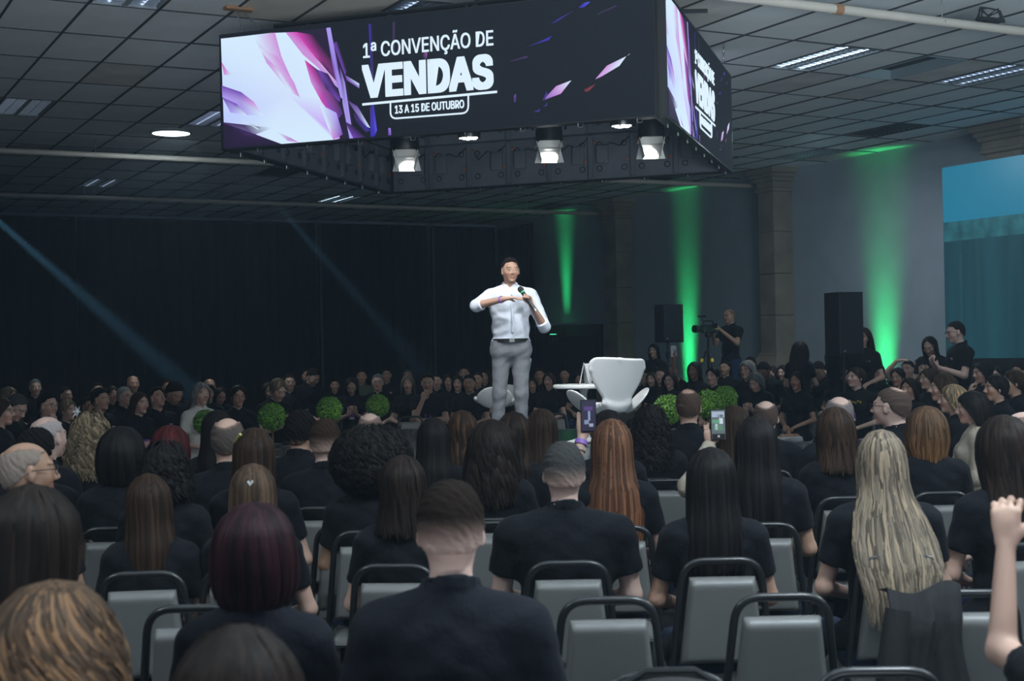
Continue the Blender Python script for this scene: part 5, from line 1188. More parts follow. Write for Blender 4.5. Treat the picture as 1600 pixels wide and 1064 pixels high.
# (x, head-top y, px per metre, turn, pose, hair, hair colour, skin, label, options)
NEAR = [
 (85, 906, 900, 4, 'f', 'curlybrown', 'mid', 'l', 'woman with wavy light brown hair in the bottom left corner', dict(hscale=1.0, hair_gain=1)),
 (372, 1000, 1030, 0, 'f', 'long', 'dark', 'l', 'woman whose dark brown hair rises from the bottom edge, left of centre', dict(scale=.92, hscale=1.15)),
 (703, 752, 620, 0, 'my', 'fade', 'dark', 'p', 'young man with short faded haircut and black polo, front centre', dict(shirt=(.009, .010, .016))),
 (398, 786, 610, 0, 'f', 'bob', 'wine', 'l', 'woman with dark burgundy bob and black polo', dict(hscale=1.03, shirt=(.009, .010, .016))),
 (52, 772, 640, 12, 'fw', 'long', 'dark', 'l', 'woman with big dark brown hair at the left edge, above the wavy-haired one', dict(hscale=1.2)),
 (1748, 812, 740, 0, 'fhand', 'long', 'dark', 'l', 'person at the right edge with one bare arm raised', {}),
 (228, 740, 400, -6, 'fl', 'long', 'brown', 'l', 'woman with long straight brown hair, head tipped down, left side', {}),
 (395, 724, 400, 0, 'f', 'longer', 'mid', 'l', 'woman with long light brown hair pinned by a small white clip', {}),
 (630, 711, 400, 6, 'f', 'should', 'dark', 'l', 'woman with shoulder-length dark hair left of the young man', {}),
 (880, 691, 400, 0, 'mw', 'fade', 'salt', 'p', 'broad man with short greying hair in the middle rows', {}),
 (1110, 702, 400, 0, 'fw', 'long', 'black', 'm', 'woman with long straight black hair in a black polo, right of centre', dict(hscale=1.08)),
 (1375, 671, 400, 0, 'fw', 'blonde', 'blonde', 'l', 'woman with very long streaked blonde hair', {}),
 (1566, 655, 384, -8, 'fw', 'should', 'dark', 'l', 'woman with dark shoulder-length hair and black shirt at the right edge', dict(hscale=1.15)),
 (955, 654, 338, 0, 'fph2', 'auburn', 'auburn', 'l', 'woman with very long auburn hair holding up a phone', dict(phone='L')),
 (1180, 650, 338, 4, 'fw', 'longer', 'black', 'm', 'woman with long black hair behind the raised phone', {}),
 (1178, 700, 305, 0, 'fhigh', 'should', 'brown', 'l', 'person in beige jacket holding a phone high', dict(phone='L2', shirt=BEIGE, scale=.92, fixed=True)),
 (580, 682, 338, 0, 'fw', 'afro', 'black', 'd', 'woman with a huge round afro', {}),
 (768, 655, 320, 4, 'f', 'wavy', 'dark', 'l', 'woman with thick dark wavy hair below the speaker', {}),
 (803, 643, 293, 8, 'f', 'highlights', 'dark', 'm', 'woman with dark hair and caramel highlights below the speaker', {}),
 (190, 669, 322, -4, 'f', 'bob', 'black', 'l', 'woman with a neat black bob on the left', dict(hscale=1.08)),
 (258, 689, 352, 0, 'f', 'curlyshort', 'black', 'm', 'woman with black curls right of the black bob', {}),
 (266, 664, 293, 0, 'f', 'bob', 'red', 'l', 'woman with dyed dark red hair on the left', {}),
 (44, 687, 400, 22, 'mr', 'bald', 'ash', 't', 'bearded older man with glasses turned to the right, left edge', dict(glasses=True)),
 (57, 671, 338, 10, 'm', 'thick', 'black', 'm', 'man with thick black hair behind the bearded older man', {}),
 (76, 648, 293, 30, 'm', 'bald', 'white', 'p', 'man with a bald white-haired head on the left', {}),
 (143, 643, 293, 20, 'f', 'curly', 'dblonde', 'l', 'woman with long ash curls and a white flower hair clip', dict(flower=1)),
 (356, 650, 293, 0, 'm', 'ring', 'salt', 'l', 'balding man with a bare crown, left of the yellow clip', {}),
 (340, 640, 262, 0, 'f', 'long', 'black', 'm', 'woman with long black hair behind the balding man', {}),
 (397, 668, 338, 0, 'f', 'long', 'brown', 'l', 'woman with brown hair and a yellow clip', dict(clip=1)),
 (508, 655, 293, 0, 'm', 'fade', 'brown', 'p', 'man with close-shaved brown hair left of the afro', {}),
 (470, 643, 262, 10, 'far_mchin', 'thick', 'black', 'm', 'man with black hair and one hand lifted, left centre', {}),
 (676, 652, 293, 0, 'f', 'longer', 'black', 'm', 'woman with straight black hair in the centre, left of the highlights', {}),
 (722, 641, 262, 0, 'f', 'highlights', 'brown', 'l', 'woman with ash brown streaked hair in front of the stage', {}),
 (846, 638, 262, 0, 'f', 'long', 'brown', 'l', 'woman with dark auburn hair right of the trouser legs', {}),
 (950, 640, 262, 0, 'f', 'tied', 'black', 'l', 'person with black hair just behind the auburn-haired woman', {}),
 (1015, 632, 262, 0, 'fw', 'curly', 'black', 'm', 'woman with big dark curls in front of the swan armchair', {}),
 (1075, 607, 245, 6, 'm', 'thin', 'dark', 'l', 'man with dark thinning hair in front of the bright box ball', {}),
 (1146, 633, 262, 0, 'f', 'long', 'brown', 'l', 'woman with brown hair right of the phone with the lit screen', {}),
 (1196, 624, 262, 10, 'm', 'ring', 'dark', 'p', 'bald man with dark side hair, right of the lit phone', {}),
 (1310, 617, 262, 0, 'm', 'ring', 'grey', 'p', 'bald man with grey side hair in front of the yellow-print shirt', {}),
 (1304, 638, 293, 0, 'f', 'should', 'brown', 'l', 'woman with dark brown bob in front of the bald grey man', dict(hscale=1.08)),
 (1392, 604, 262, -25, 'ml', 'thin', 'dark', 'p', 'man with thinning hair and glasses looking left', dict(glasses=True, wx=1.1)),
 (1446, 636, 293, 0, 'fw', 'copper', 'copper', 'l', 'woman with a copper bob with lighter ends', dict(hscale=1.06)),
 (578, 643, 262, 0, 'm', 'bald', 'brown', 'p', 'bald man just showing above the afro', {}),
 (1595, 640, 330, -70, 'm', 'bald', 'brown', 'p', 'bald man cut by the right edge', {}),
]
S_['fhand'] = Ff(vox=.0065, custom={'L': ((-.20, .22, 1.06), (-.165, .28, 1.30), Vector((.05, .1, 1)), Vector((.3, .6, -.2)), 1.25)})
hair_tint = {}
for (px, yt, s, r, pose, hair, hc, sk, lb, op) in NEAR:
    op = dict(op); op.pop('hair_gain', 0); phone = op.pop('phone', None); flower = op.pop('flower', None); clip = op.pop('clip', None)
    if clip: pass
    b, fg = put(S_[pose], px, yt, s, r, hair, hc, sk, lb, **dict(dict(fixed=(s >= 320 and px not in (266, 57, 76))), **op))
    b['near'] = (px, yt, s)
    b['phone'] = phone or ''; b['flower'] = 1 if flower else 0; b['clip'] = 1 if clip else 0
near_n = len(PEOPLE)
# people whose chairs are seen from other sides; turn 180 = facing the camera, 90 = facing right
FAR = [
 (3, 621, 190, 95, 'far_f', 'should', 'brown', 'l', 'woman with glasses in profile at the left edge', dict(glasses=True)),
 (34, 619, 172, 110, 'far_md', 'short', 'salt', 'l', 'grey-haired man looking down, near the left edge', {}),
 (76, 614, 165, 120, 'far_mchin', 'thick', 'black', 'l', 'man with dark hair and glasses resting chin on hand', dict(glasses=True)),
 (106, 624, 165, 120, 'far_f', 'tied', 'dblonde', 'l', 'woman with pinned fair hair left of the flower clip', {}),
 (14, 604, 140, 110, 'far_f', 'should', 'dblonde', 'l', 'woman with fair hair behind the left-edge profile', {}),
 (55, 592, 112, 150, 'far_m', 'short', 'grey', 'l', 'dim older man high in the left back rows', {}),
 (103, 604, 122, 130, 'far_m', 'short', 'dark', 'm', 'young man in profile in the dim left back row', {}),
 (158, 607, 150, 120, 'far_m', 'thick', 'black', 'm', 'man with black fringe above the flower clip', {}),
 (138, 620, 150, 130, 'far_m', 'short', 'black', 'd', 'dark-haired man at the shoulder of the black-fringed man', {}),
 (152, 597, 120, 150, 'far_m', 'short', 'black', 'm', 'dim man behind the black-fringed man', {}),
 (175, 602, 122, 140, 'far_f', 'long', 'dark', 'm', 'woman with dark hair behind the glasses-wearing older man', {}),
 (195, 604, 140, 118, 'far_m', 'short', 'ash', 'l', 'older man with glasses in profile, left group', dict(glasses=True)),
 (219, 612, 150, 130, 'far_fc', 'long', 'brown', 'l', 'woman with long dark brown hair and folded arms, left group', dict(badge=1)),
 (243, 606, 150, 130, 'far_mup', 'thick', 'black', 'm', 'heavy young man leaning back with arms folded, left group', dict(badge=1)),
 (278, 600, 142, 130, 'far_md', 'thick', 'black', 'm', 'man with black hair looking down beside the white blouse', {}),
 (208, 586, 112, 150, 'far_m', 'bald', 'dark', 'm', 'bald man in the dim row behind the left group', {}),
 (262, 592, 112, 150, 'far_m', 'short', 'black', 'd', 'dark-haired man in the dim row behind the left group', {}),
 (277, 595, 112, 150, 'far_m', 'bald', 'dark', 'l', 'man whose forehead shows behind the looking-down man', {}),
 (314, 597, 152, 140, 'far_f', 'should', 'ash', 'l', 'woman with grey-blonde hair in a white blouse', dict(shirt=WHITE_T)),
 (328, 591, 118, 150, 'far_m', 'bald', 'brown', 't', 'bald man behind the white blouse', {}),
 (326, 600, 124, 160, 'far_f', 'long', 'black', 'm', 'dark-haired woman between white blouse and bald man', {}),
 (346, 606, 124, 150, 'far_fd', 'long', 'dark', 'm', 'woman with hair falling over her face, left rows', {}),
 (372, 602, 150, 155, 'far_fc', 'tied', 'black', 'm', 'woman with glasses and a purple badge, arms folded', dict(glasses=True, badge=1)),
 (418, 597, 125, 150, 'far_ft', 'long', 'brown', 'l', 'woman with reddish brown hair tilting her head', {}),
 (438, 593, 146, 140, 'far_fd', 'tied', 'dblonde', 'l', 'woman with fair tied hair looking down behind a box ball', {}),
 (452, 584, 112, 160, 'far_m', 'short', 'dark', 'l', 'man above the fair woman who looks down', {}),
 (480, 575, 100, 160, 'far_m', 'short', 'dark', 'm', 'dim man high beside the left pale pole', {}),
 (493, 577, 116, 140, 'far_md', 'short', 'dark', 'l', 'man looking down at the foot of the left pale pole', {}),
 (523, 592, 96, 170, 'far_m', 'short', 'dark', 'm', 'dim man behind the middle box ball', {}),
 (549, 591, 118, 172, 'far_fd', 'long', 'black', 'l', 'woman with glasses holding a phone behind the middle box ball', dict(glasses=True, badge=1)),
 (565, 577, 96, 175, 'far_m', 'short', 'dark', 'm', 'man in an olive shirt in the back rows', dict(shirt=(.09, .10, .07))),
 (590, 584, 118, 175, 'far_m', 'short', 'grey', 'l', 'grey-haired man with glasses above the farthest box ball', dict(glasses=True)),
 (604, 575, 92, 180, 'far_m', 'short', 'dark', 'm', 'dim man behind the grey-haired man with glasses', {}),
 (637, 586, 118, 178, 'far_f', 'longer', 'blonde', 'l', 'woman with long blonde hair in the back rows', {}),
 (637, 577, 92, 180, 'far_m', 'short', 'grey', 'm', 'dim man behind the back-row blonde', {}),
 (668, 583, 126, 182, 'far_mchin', 'fade', 'dark', 'm', 'bearded man with fist at his chin and a purple badge', dict(badge=1)),
 (682, 584, 106, 182, 'far_m', 'short', 'dark', 'l', 'man half hidden behind the bearded man', {}),
 (701, 584, 108, 185, 'far_f', 'long', 'black', 'm', 'woman with dark hair right of the bearded man', {}),
 (715, 586, 108, 185, 'far_f', 'long', 'black', 'l', 'woman with dark hair second to the right of the bearded man', {}),
 (733, 585, 120, 190, 'far_m', 'fade', 'black', 't', 'young tan man with a purple badge left of the speaker', dict(badge=1)),
 (725, 572, 96, 185, 'far_m', 'short', 'dark', 'm', 'dim man in the row above the young tan man', {}),
 (746, 581, 104, 190, 'far_m', 'short', 'dark', 'm', 'dim man just left of the grey trousers', {}),
 (757, 577, 98, 190, 'far_f', 'long', 'brown', 'm', 'dim woman touching the grey trousers', {}),
 (843, 575, 98, 190, 'far_m', 'short', 'dark', 't', 'dim man right of the speaker', {}),
 (857, 582, 112, 195, 'far_f', 'longer', 'brown', 'l', 'woman with long brown hair right of the speaker', {}),
 (882, 575, 94, 195, 'far_m', 'short', 'black', 'm', 'dim man behind the pedestal table', {}),
 (832, 590, 104, 190, 'far_f', 'long', 'dark', 'm', 'dark-haired woman at the hip of the speaker', {}),
 (905, 582, 100, 195, 'far_f', 'tied', 'dark', 'm', 'woman hidden behind the table top', {}),
 (1007, 578, 112, 205, 'far_m', 'short', 'dark', 'm', 'man at the right rim of the swan armchair', {}),
 (1018, 581, 116, 205, 'far_f', 'long', 'brown', 'l', 'woman half hidden between two men by the armchair', {}),
 (1032, 574, 124, 205, 'far_m', 'short', 'dark', 'l', 'young man with short dark hair right of the armchair', {}),
 (1046, 581, 130, 205, 'far_f', 'wavy', 'wine', 'p', 'woman with red-brown hair, glasses and red lipstick', dict(glasses=True)),
 (1034, 566, 104, 205, 'far_m', 'bald', 'dark', 'm', 'dim bald man above the young man', {}),
 (1051, 569, 108, 205, 'far_m', 'short', 'grey', 'm', 'dim man above the woman with red lipstick', {}),
 (1084, 565, 128, 210, 'far_fraise', 'long', 'black', 'd', 'woman in silhouette raising a white phone', dict(phone='F')),
 (1113, 573, 136, 215, 'far_f', 'tied', 'black', 'l', 'woman with tied dark hair beside the raised white phone', {}),
 (1132, 563, 110, 210, 'far_m', 'short', 'dark', 'm', 'dim man behind the tied dark hair', {}),
 (1166, 563, 132, 215, 'far_f', 'bob', 'ash', 'l', 'woman with grey-blonde bob and glasses', dict(glasses=True)),
 (1172, 557, 108, 215, 'far_m', 'short', 'black', 'm', 'dim man above the grey-blonde bob', {}),
 (1177, 583, 148, 215, 'far_fd', 'bob', 'grey', 'l', 'woman with grey bob looking at a phone', {}),
 (1190, 568, 122, 215, 'far_md', 'short', 'black', 'd', 'dark-skinned man looking down, right group', {}),
 (1206, 572, 118, 215, 'far_f', 'should', 'brown', 'l', 'young woman with brown hair, right group', {}),
 (1223, 570, 126, 215, 'far_f', 'longer', 'wine', 'p', 'woman with long reddish hair, right group', {}),
 (1244, 580, 146, 215, 'far_fcrossed', 'long', 'black', 't', 'woman in white trousers with legs crossed', dict(trousers=(.55, .56, .58))),
 (1250, 572, 122, 215, 'far_m', 'short', 'dark', 'l', 'man behind the woman in white trousers', {}),
 (1276, 567, 136, 215, 'far_md', 'short', 'dark', 'l', 'man with short dark hair looking down, right group', dict(badge=1)),
 (1290, 572, 122, 215, 'far_m', 'short', 'dark', 'l', 'man whose profile shows right of the looking-down man', {}),
 (1311, 565, 132, 215, 'far_f', 'long', 'black', 'l', 'woman with glasses and black hair below the loudspeaker', dict(glasses=True)),
 (1337, 573, 150, 215, 'far_fw', 'tied', 'brown', 'p', 'woman in a black shirt with yellow print', dict(logo='y', badge=1, wx=1.1)),
 (1369, 566, 134, 220, 'far_f', 'long', 'black', 'l', 'woman with light glasses and black hair below the green light', dict(glasses=True)),
 (1402, 574, 142, 220, 'far_f', 'tied', 'black', 'm', 'woman with black-rimmed glasses right of the green light', dict(glasses=True)),
 (1418, 563, 132, 220, 'far_mbrow', 'short', 'black', 'l', 'man with one hand on his forehead', {}),
 (1436, 560, 122, 250, 'far_m', 'short', 'salt', 'm', 'older man in profile under the standing woman', {}),
 (1450, 575, 160, 250, 'far_f', 'long', 'brown', 'l', 'woman with long wavy brown hair turned away, right side', {}),
 (1472, 583, 190, 275, 'far_f', 'should', 'brown', 'l', 'smiling woman with brown hair in left profile', {}),
 (1487, 600, 205, 280, 'far_f', 'highlights', 'dblonde', 'l', 'woman with streaked fair hair in left profile', {}),
 (1516, 611, 232, 282, 'jk', 'bob', 'black', 'l', 'woman with a black bob in a beige jacket', dict(shirt=BEIGE)),
 (1532, 565, 152, 250, 'far_fchin', 'long', 'black', 'l', 'woman leaning her cheek on her hand, right side', {}),
 (1562, 571, 152, 250, 'far_f', 'tied', 'black', 'p', 'woman with pale face right of the cheek-leaning woman', {}),
 (1582, 577, 172, 265, 'far_f', 'tied', 'brown', 'm', 'woman with tied brown hair in left profile, right edge', {}),
 (1592, 567, 140, 250, 'far_m', 'short', 'dark', 't', 'man behind the tied brown hair at the right edge', {}),
 (1555, 585, 190, 262, 'far_fc', 'tied', 'black', 'm', 'woman in black behind the beige jacket', {}),
 (1420, 590, 130, 225, 'far_f', 'long', 'dark', 'm', 'woman in the shade right of the looking-left man', {}),
]
STAND = [
 (1021, 537, 92, 205, 'st_f', 'long', 'black', 'l', 'standing woman with a glass under the left loudspeaker', {}),
 (1250, 533, 112, 30, 'st_f', 'wavy', 'dark', 'l', 'person with long dark hair standing turned away beside the column', {}),
 (1308, 513, 118, 80, 'st_f', 'tied', 'dark', 'l', 'person standing sideways under the large loudspeaker', {}),
 (1347, 511, 120, 200, 'st_f', 'wavy', 'brown', 'l', 'standing woman with long wavy hair facing the room', {}),
 (1450, 527, 122, 215, 'st_fd', 'long', 'black', 'l', 'standing woman looking down at a phone', {}),
 (1490, 502, 128, 262, 'st_m', 'short', 'dark', 'p', 'standing man with glasses and phone before the cyan screen', dict(glasses=True)),
]
for lst, st in ((STAND, 1), (FAR, 0)):
    for n, (px, yt, s, r, pose, hair, hc, sk, lb, op) in enumerate(sorted(lst, key=lambda q: (0 if 'white trousers' in q[8] else 1, -q[2]))):
        if not st and px > 1000: s *= .86 if s < 165 else .95
        elif not st: s *= .96
        op = dict(op); phone = op.pop('phone', None); bd = op.pop('badge', None); lg = op.pop('logo', None)
        b, fg = put(S_[pose], px, yt, s, r, hair, hc, sk, lb, seed=n, fixed=bool(st), group='people standing by the right wall' if st else None, trousers=op.pop('trousers', JEAN if n % 3 else (.015, .016, .02)), **op)
        b['phone'] = phone or ''; b['far'] = 1; b['std'] = st
        if bd: badge(b, (.0, .135, .82 if not st else 1.2))
        if lg:
            m = MB(); 
            for k in range(8): m.box((-.09+k*.026, 0, .012*math.sin(k*2.1)), (.018, .003, .030-.01*(k % 2)), rot=Euler((0, .3, 0)))
            m.box((-.02, 0, -.035), (.16, .003, .006)); link('yellow_print', m.mesh('yellow_print', mat('yellow_ink', (.55, .42, .04), .6), False), b, loc=(0, .135, .99), rot=(R(-12), 0, 0))
        elif n % 3 == 0 or st:
            m = MB()
            for k in range(5): m.box((-.02+k*.011, 0, 0), (.008, .002, .010))
            m.box((0, 0, -.016), (.03, .002, .004)); link('chest_print', m.mesh('chest_print', M_PAPER, False), b, loc=(-.075, .132 if b['far'] else .13, .965+(.40 if st else 0)), rot=(R(-10), 0, 0))
# chairs for everybody seated
for b, fg, lb in PEOPLE:
    if b.get('std'): continue
    k = min(1.05, b.scale[2]); rz = b.rotation_euler[2]
    lab = 'grey padded chair of the ' + lb
    w = lab.split(); lab = ' '.join(w[:16])
    off = Matrix.Rotation(rz, 3, 'Z')@Vector((0, .05 if b.get('near') else .02, 0))
    c = chair(b.location.x+off.x, b.location.y+off.y, rz, lab, group='occupied grey banquet chairs', k=1.0)
# empty chairs
EM = [(950, 934, 491, 0, 'empty grey banquet chair in the nearest row, left of the two in the middle'), (1221, 936, 491, 0, 'empty grey banquet chair in the nearest row, right of the two in the middle'),
      (302, 941, 491, 0, 'grey banquet chair behind the burgundy bob, only its left bend visible'), (628, 946, 491, -3, 'grey banquet chair half hidden by the young man, nearest row'), (1512, 926, 491, 4, 'grey banquet chair carrying a black jacket at the lower right'),
      (1040, 1050, 640, 0, 'bottom-edge chair with a dark bag, centre right'), (1372, 1048, 640, 2, 'bottom-edge chair top right of the dark bag'),
      (1192, 812, 338, 4, 'empty grey chair right of the long black hair'), (1040, 752, 262, 3, 'empty grey chair in front of the dark curls'), (641, 632, 128, 165, 'empty grey chair facing the stage behind the farthest box ball'), (866, 633, 128, 180, 'empty grey chair beyond the stage, right of the trousers'), (545, 826, 338, -3, 'grey chair right of the brown forearm, left centre'),
      (330, 790, 293, -4, 'grey chair between the curls and the pinned brown hair'), (155, 800, 293, -6, 'grey chair behind the straight brown hair, left'), (480, 790, 293, 0, 'grey chair left of the afro'), (770, 826, 338, 0, 'grey chair between the young man and the greying man'), (1508, 690, 262, -75, 'dark side-turned chair beside the beige jacket')]
for px, yt, s, r, lb in EM: chair_at(px, yt, s, r, lb, group='unoccupied or half hidden banquet chairs')
# ---------------------------------------------------------------- the speaker and the camera operator
SPK = dict(sex='m', stand=True, sleeve='rolled', vox=.0055, lowvox=.009, tuck=True, shirt='dress', wide=1.12, hy=.16, hp=.02, beard=.22,
           custom={'R': ((.325, .10, 1.335), (.075, .30, 1.385), Vector((-1, .22, .10)), Vector((0, -.1, -1)), .25), 'L': ((-.315, .06, 1.125), (-.185, .215, 1.325), Vector((.30, .20, .9)), Vector((.55, .35, -.1)), 1.5),
                   'legs': (((.088, 0, .93), (.12, .02, .50), (.150, -.02, .09)), ((-.088, 0, .93), (-.085, .04, .50), (-.085, .02, .09)))})
b, fg = put(SPK, 797, 402, 170, 176, 'short', 'dark', 'm', 'man in a white rolled-sleeve shirt and grey trousers speaking on the stage', shirt=(.66, .71, .80), trousers=(.175, .185, .205), z_base=ST, scale=1.0, fixed=True)
b['std'] = 1
kk = (at_s(797, 402, 170).z-ST)/(fg['top']+.012); b.scale = (kk, kk, kk)
m = MB(); ring = []
for k in range(40):
    a = 2*math.pi*k/40; ring.append((.176*math.cos(a), -.001+.152*math.sin(a), 1.0))
V = [(x, y, .985) for x, y, z in ring]+[(x, y, 1.02) for x, y, z in ring]+[(x*.9, y*.9, 1.02) for x, y, z in ring]+[(x*.9, y*.9, .985) for x, y, z in ring]
m.add(V, [(i+o*40, (i+1) % 40+o*40, (i+1) % 40+((o+1) % 4)*40, i+((o+1) % 4)*40) for o in range(4) for i in range(40)])
belt = m.build('belt', mat('belt_leather', (.012, .011, .010), .35), b)
m = MB(); m.box((0, .153, 1.002), (.05, .008, .038), bev=.003); m.build('belt_buckle', M_GREYM, belt)
m = MB(); m.tube([(.155, .238, 1.345), (.158, .246, 1.36)], .001, 4)
# microphone held in his left hand, pointing at the mouth
hand = Vector((-.150, .245, 1.375)); mouth = fg['head']@Vector((0, .125, -.085)); dv = (mouth-hand).normalized()
mic = empty('microphone', b.matrix_basis@(hand)); tag(mic, 'black handheld microphone with a green ring held by the speaker', 'microphone')
Rz = Matrix.Rotation(b.rotation_euler[2], 3, 'Z'); dvw = Rz@dv; tip = .115
q = dvw.to_track_quat('Z', 'Y'); mic.rotation_euler = q.to_euler()
m = MB(); m.lathe([(.012, -.11), (.015, -.10), (.017, .02), (.020, .075), (.021, .085)], n=16); m.build('handle', M_BLACK, mic)
m = MB(); m.lathe([(.0215, .085), (.0215, .094), (.020, .096)], n=16); m.build('green_ring', mat('mic_green', (.03, .45, .18), .4, emit=(.02, .35, .12), es=.5), mic)
m = MB(); m.lathe([(.020, .095), (.027, .110), (.028, .128), (.020, .146), (.001, .152)], n=18); m.build('grille_head', M_BLACKM, mic)
m = MB(); m.lathe([(.010, -.135), (.012, -.11)], n=12); m.build('antenna_cap', M_GREYM, mic)
w_ = Vector((.075, .30, 1.385)); d_ = (Vector((.075, .30, 1.385))-Vector((.325, .10, 1.335))).normalized()
def wristband(parent, c, d, r, mm, nm='wristband', w=.02):
    m = MB(); d = Vector(d).normalized(); n = 20; a = d.orthogonal().normalized(); b2 = d.cross(a); V = []
    for rr_, o in ((r, -w/2), (r, w/2), (r*.9, w/2), (r*.9, -w/2)):
        V += [Vector(c)+d*o+(a*math.cos(t)+b2*math.sin(t))*rr_ for t in np.linspace(0, 2*math.pi, n+1)[:-1]]
    m.add(V, [(i+o*n, (i+1) % n+o*n, (i+1) % n+((o+1) % 4)*n, i+((o+1) % 4)*n) for o in range(4) for i in range(n)]); return m.build(nm, mm, parent)
M_BAND = mat('purple_band', (.30, .15, .55), .4)
wristband(b, w_-d_*.035, d_, .034, M_BAND)
S_['cam'] = Fm(stand=True, armR='phone', armL='phone', custom={'R': ((.24, .12, 1.22), (.10, .34, 1.42), Vector((-.3, 1, .3)), Vector((-1, 0, 0)), .8), 'L': ((-.24, .12, 1.22), (-.06, .34, 1.46), Vector((.3, 1, .2)), Vector((1, 0, 0)), .8)})
zc = .45
b2, fg2 = put(S_['cam'], 1139, 482, 92, 232, 'bald', 'black', 'm', 'man with glasses filming with a tripod camera by the wall', glasses=True, z_base=zc, trousers=JEAN, fixed=True); b2['std'] = 1
f2 = Matrix.Rotation(b2.rotation_euler[2], 3, 'Z')@Vector((0, 1, 0))
bl = b2.location
m = MB(); m.box((bl.x+f2.x*.3, bl.y+f2.y*.3, zc/2), (1.7, 1.3, zc)); tag(m.build('camera_riser', M_CURT, smooth=False), 'low black platform under the camera operator', 'platform')
cp = Vector((bl.x, bl.y, 0))+f2*.55; hz = zc+1.46
vc = empty('video_camera', (cp.x, cp.y, hz), b2.rotation_euler[2]); tag(vc, 'black video camera with a viewfinder on the tripod', 'camera')
m = MB(); m.box((0, -.02, .06), (.11, .30, .14), bev=.015); m.build('camera_body', M_BLACK, vc, smooth=False)
m = MB(); m.lathe([(.05, 0), (.055, .12), (.065, .13), (.065, .19)], n=16, c=(0, .13, .06), rot=Euler((R(-90), 0, 0))); m.build('lens', M_BLACK, vc)
m = MB(); m.tube([(0, .1, .14), (0, .1, .19), (0, -.12, .19), (0, -.12, .14)], .012, 6); m.build('handle', M_BLACK, vc)
m = MB(); m.box((-.12, -.05, .11), (.11, .015, .08), bev=.004); m.build('viewfinder_screen', M_BLACK, vc, smooth=False)
m = MB(); m.tube([(.03, .1, .19), (.03, .1, .26)], .006, 6); m.tube([(.03, .02, .27), (.03, .20, .27)], .013, 8); m.build('microphone', M_BLACKM, vc)
tr = empty('camera_tripod', (cp.x, cp.y, zc)); tag(tr, 'tripod with yellow marks under the video camera', 'tripod')
m = MB(); m.tube([(0, 0, .75), (0, 0, 1.45)], .022, 8); m.lathe([(.05, 1.38), (.06, 1.42), (.04, 1.46)], n=12); m.build('centre_column', M_BLACK, tr)
M_YEL = mat('yellow_marks', (.75, .65, .04), .5, emit=(.6, .5, .02), es=.15)
for k in range(3):
    a = k*2.094+.5; m = MB(); m.tube([(.03*math.cos(a), .03*math.sin(a), 1.15), (.48*math.cos(a), .48*math.sin(a), .02)], [.020, .014], 6); lg = m.build('leg', M_BLACK, tr)
    m = MB(); m.tube([(.10*math.cos(a), .10*math.sin(a), 1.02), (.115*math.cos(a), .115*math.sin(a), .965)], .027, 8); m.build('yellow_clamp', M_YEL, lg)
m = MB(); m.tube([(0, 0, 1.4), (-.25, -.35, 1.25)], .01, 6); m.build('pan_bar', M_BLACK, tr)
# ---------------------------------------------------------------- phones, clips, jacket, bag
def phone(loc, nrm, label, size=(.074, .155), screen=None, tilt=0., white=False):
    z = Vector(nrm).normalized(); up_ = (Vector((0, 0, 1))-z*z.z).normalized(); xx = up_.cross(z)
    Mx = Matrix((xx, up_, z)).transposed().to_4x4()@Matrix.Rotation(tilt, 4, 'Z'); Mx.translation = Vector(loc)
    e = bpy.data.objects.new('phone', None); COL.objects.link(e); e.matrix_basis = Mx; tag(e, label, 'phone', 'phones held up by the audience')
    m = MB(); m.box((0, 0, 0), (size[0], size[1], .009), bev=.003); m.build('phone_body', M_PAPER if white else M_PHONE, e, smooth=False)
    if screen:
        m = MB(); m.box((0, 0, .0048), (size[0]*.90, size[1]*.93, .001)); sc_ = m.build('display', screen, e, smooth=False)
        return e, sc_
    m = MB(); m.tube([(.0, .035, .0045), (.0, .035, .0065)], .020, 16); m.build('camera_ring', M_GREYM, e); return e, None
towards = -FWD
def picpatch(parent, items):
    for (x, y, w, h, col, s) in items:
        m = MB(); m.box((x, y, .0056), (w, h, .0006)); m.build('pictured_patch', emis('patch_%s_%s' % (str(col), s), col, s), parent, smooth=False)
def hand_pos(b, fg, side):
    S0, e0, w0 = fg['arms'][side]; M_ = Matrix.LocRotScale(b.location, b.rotation_euler, b.scale); return M_@w0, (M_.to_3x3()@(w0-e0)).normalized()
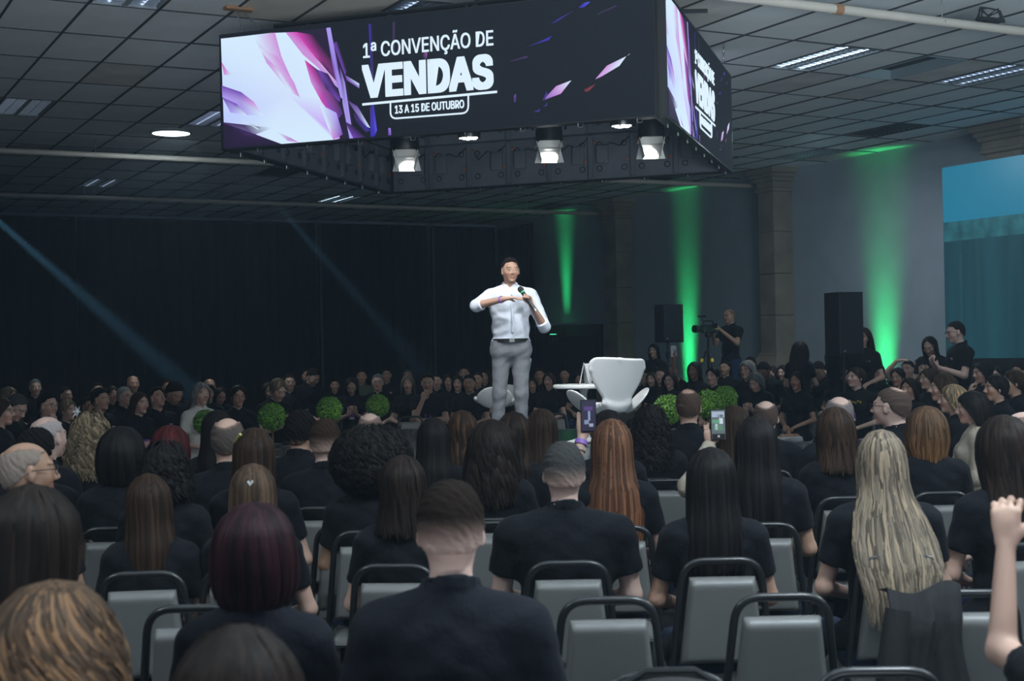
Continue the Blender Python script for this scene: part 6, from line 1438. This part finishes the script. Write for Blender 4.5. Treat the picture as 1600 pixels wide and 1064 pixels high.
for b, fg, lb in PEOPLE:
    ph = b.get('phone', '')
    if ph == 'L':
        w, d = hand_pos(b, fg, -1); c = at_s(932, 645, 338*.965/.965); c = w+Vector((FWD.y, -FWD.x, 0))*.030+Vector((0, 0, .10))-FWD*.012
        o, sc_ = phone(c, towards+Vector((0, 0, .12)), 'dark phone filming the stage, held above the auburn hair', screen=emis('phone_dim', (.020, .016, .045)))
        picpatch(sc_, [(.003, .0, .010, .045, (.25, .30, .5), 1), (-.01, -.03, .022, .02, (.2, .25, .4), 1), (.012, -.045, .02, .015, (.3, .35, .45), 1), (0, .035, .04, .018, (.08, .04, .2), 1)])
        M_ = Matrix.LocRotScale(b.location, b.rotation_euler, b.scale); S0, e0, w0 = fg['arms'][-1]; dd = (w0-e0).normalized()
        wristband(b, w0-dd*.03, dd, .031, M_BAND, w=.022); wristband(b, w0-dd*.065, dd, .033, mat('watch_strap', (.45, .33, .28), .5), 'watch', .018)
    if ph == 'L2':
        w, d = hand_pos(b, fg, -1); c = w+Vector((FWD.y, -FWD.x, 0))*.045+Vector((0, 0, .11))-FWD*.012
        o, sc_ = phone(c, towards+Vector((0, 0, .1)), 'phone with a bright picture on its screen, held high over the rows', size=(.080, .165), screen=emis('phone_pic', (.10, .13, .15)))
        picpatch(sc_, [(0, .055, .066, .03, (.35, .42, .55), 1), (.012, .048, .03, .012, (.02, .02, .04), 1), (-.012, .018, .04, .02, (.12, .3, .2), 1), (.015, .02, .02, .03, (.55, .65, .7), 1), (0, -.015, .05, .03, (.10, .22, .16), 1), (-.01, -.01, .012, .03, (.5, .6, .65), 1), (0, -.062, .068, .030, (.004, .004, .006), 1), (0, -.060, .012, .012, (.7, .7, .7), 1)])
    if ph == 'F':
        w, d = hand_pos(b, fg, 1); phone(w+towards*.03+Vector((0, 0, .11)), towards, 'white phone with a round back ring raised against the green light', size=(.078, .16), white=True)
    if b.get('flower'):
        m = MB()
        for k in range(6):
            a = k*math.pi/3; m.add([(0, 0, 0), (.012*math.cos(a-.5), .012*math.sin(a-.5), .006), (.030*math.cos(a), .030*math.sin(a), .010), (.012*math.cos(a+.5), .012*math.sin(a+.5), .006)], [(0, 1, 2, 3)])
        m.lathe([(.008, 0), (.007, .01), (.001, .012)], n=8); me = m.mesh('flower_clip', M_PAPER)
        H = fg['head']; link('flower_clip', me, b, mw=H@Matrix.Translation((-.035, -.085, .125))@Euler((R(70), 0, R(-15))).to_matrix().to_4x4()@Matrix.Scale(1.5, 4))
    if b.get('clip'):
        H = fg['head']; m = MB(); m.tube([(-.075, -.060, .065), (-.062, -.082, .085), (-.045, -.098, .10)], .007, 8); o = m.build('hair_clip', mat('clip_yellow', (.55, .55, .18), .3), b, mw=H)
    if 'small white clip' in lb:
        H = fg['head']; m = MB(); m.tube([(0.00, -.122, .06), (.01, -.126, .045), (.022, -.122, .062)], .006, 6); m.build('hair_clip', M_PAPER, b, mw=H)
# jacket over the chair at the lower right
c = at_s(1452, 930, 491); M_JK = mat('jacket_cloth', (.010, .010, .012), .7, bump=(14, .5))
P = []
for i in range(15):
    v = i/14; row = []
    for j in range(17):
        u = j/16; x = -.02+.25*(u-.5)+.02*math.sin(v*7+u*3); yb = -.045-.05*v-.010*math.sin(u*15+v*4)*v-.005*math.sin(u*29)
        z = .905-.60*v-.02*math.sin(u*6) if v > .12 else .905+.015*math.sin(v/.12*math.pi)-.02*math.sin(u*6)
        row.append(Vector((x, yb if v > .12 else -.045+.09*(.12-v)/.12, z)))
    P.append(row)
jr = -(AZ); jo = empty('black_jacket', (c.x, c.y, 0), jr); tag(jo, 'black jacket hanging over the chair back at the lower right', 'jacket')
m = MB(); m.grid(P, thick=lambda i, j, p: p+Vector((0, .016, -.004))); o = m.build('jacket_back', M_JK, jo)
m = MB(); m.tube([(-.12, -.07, .86), (-.155, -.10, .66), (-.15, -.12, .42), (-.14, -.11, .30)], [.04, .048, .042, .034], 12); m.build('sleeve', M_JK, jo)
c = at_s(1045, 1046, 640); jo = empty('dark_bag', (c.x, c.y, .62), -AZ); tag(jo, 'dark bag leaning on the bottom-edge chair', 'bag')
prims = [ell((0, -.03, .20), (.17, .05, .085), .03), ell((.02, -.035, .10), (.185, .07, .13), .03)]
link('bag_body', sdf_mesh('bag_body', prims, .010, [M_JK]), jo)
m = MB(); m.tube([(-.10, -.03, .27), (-.06, -.03, .295), (.06, -.03, .295), (.10, -.03, .27)], .009, 6); m.build('carry_strap', M_BLACKM, jo)
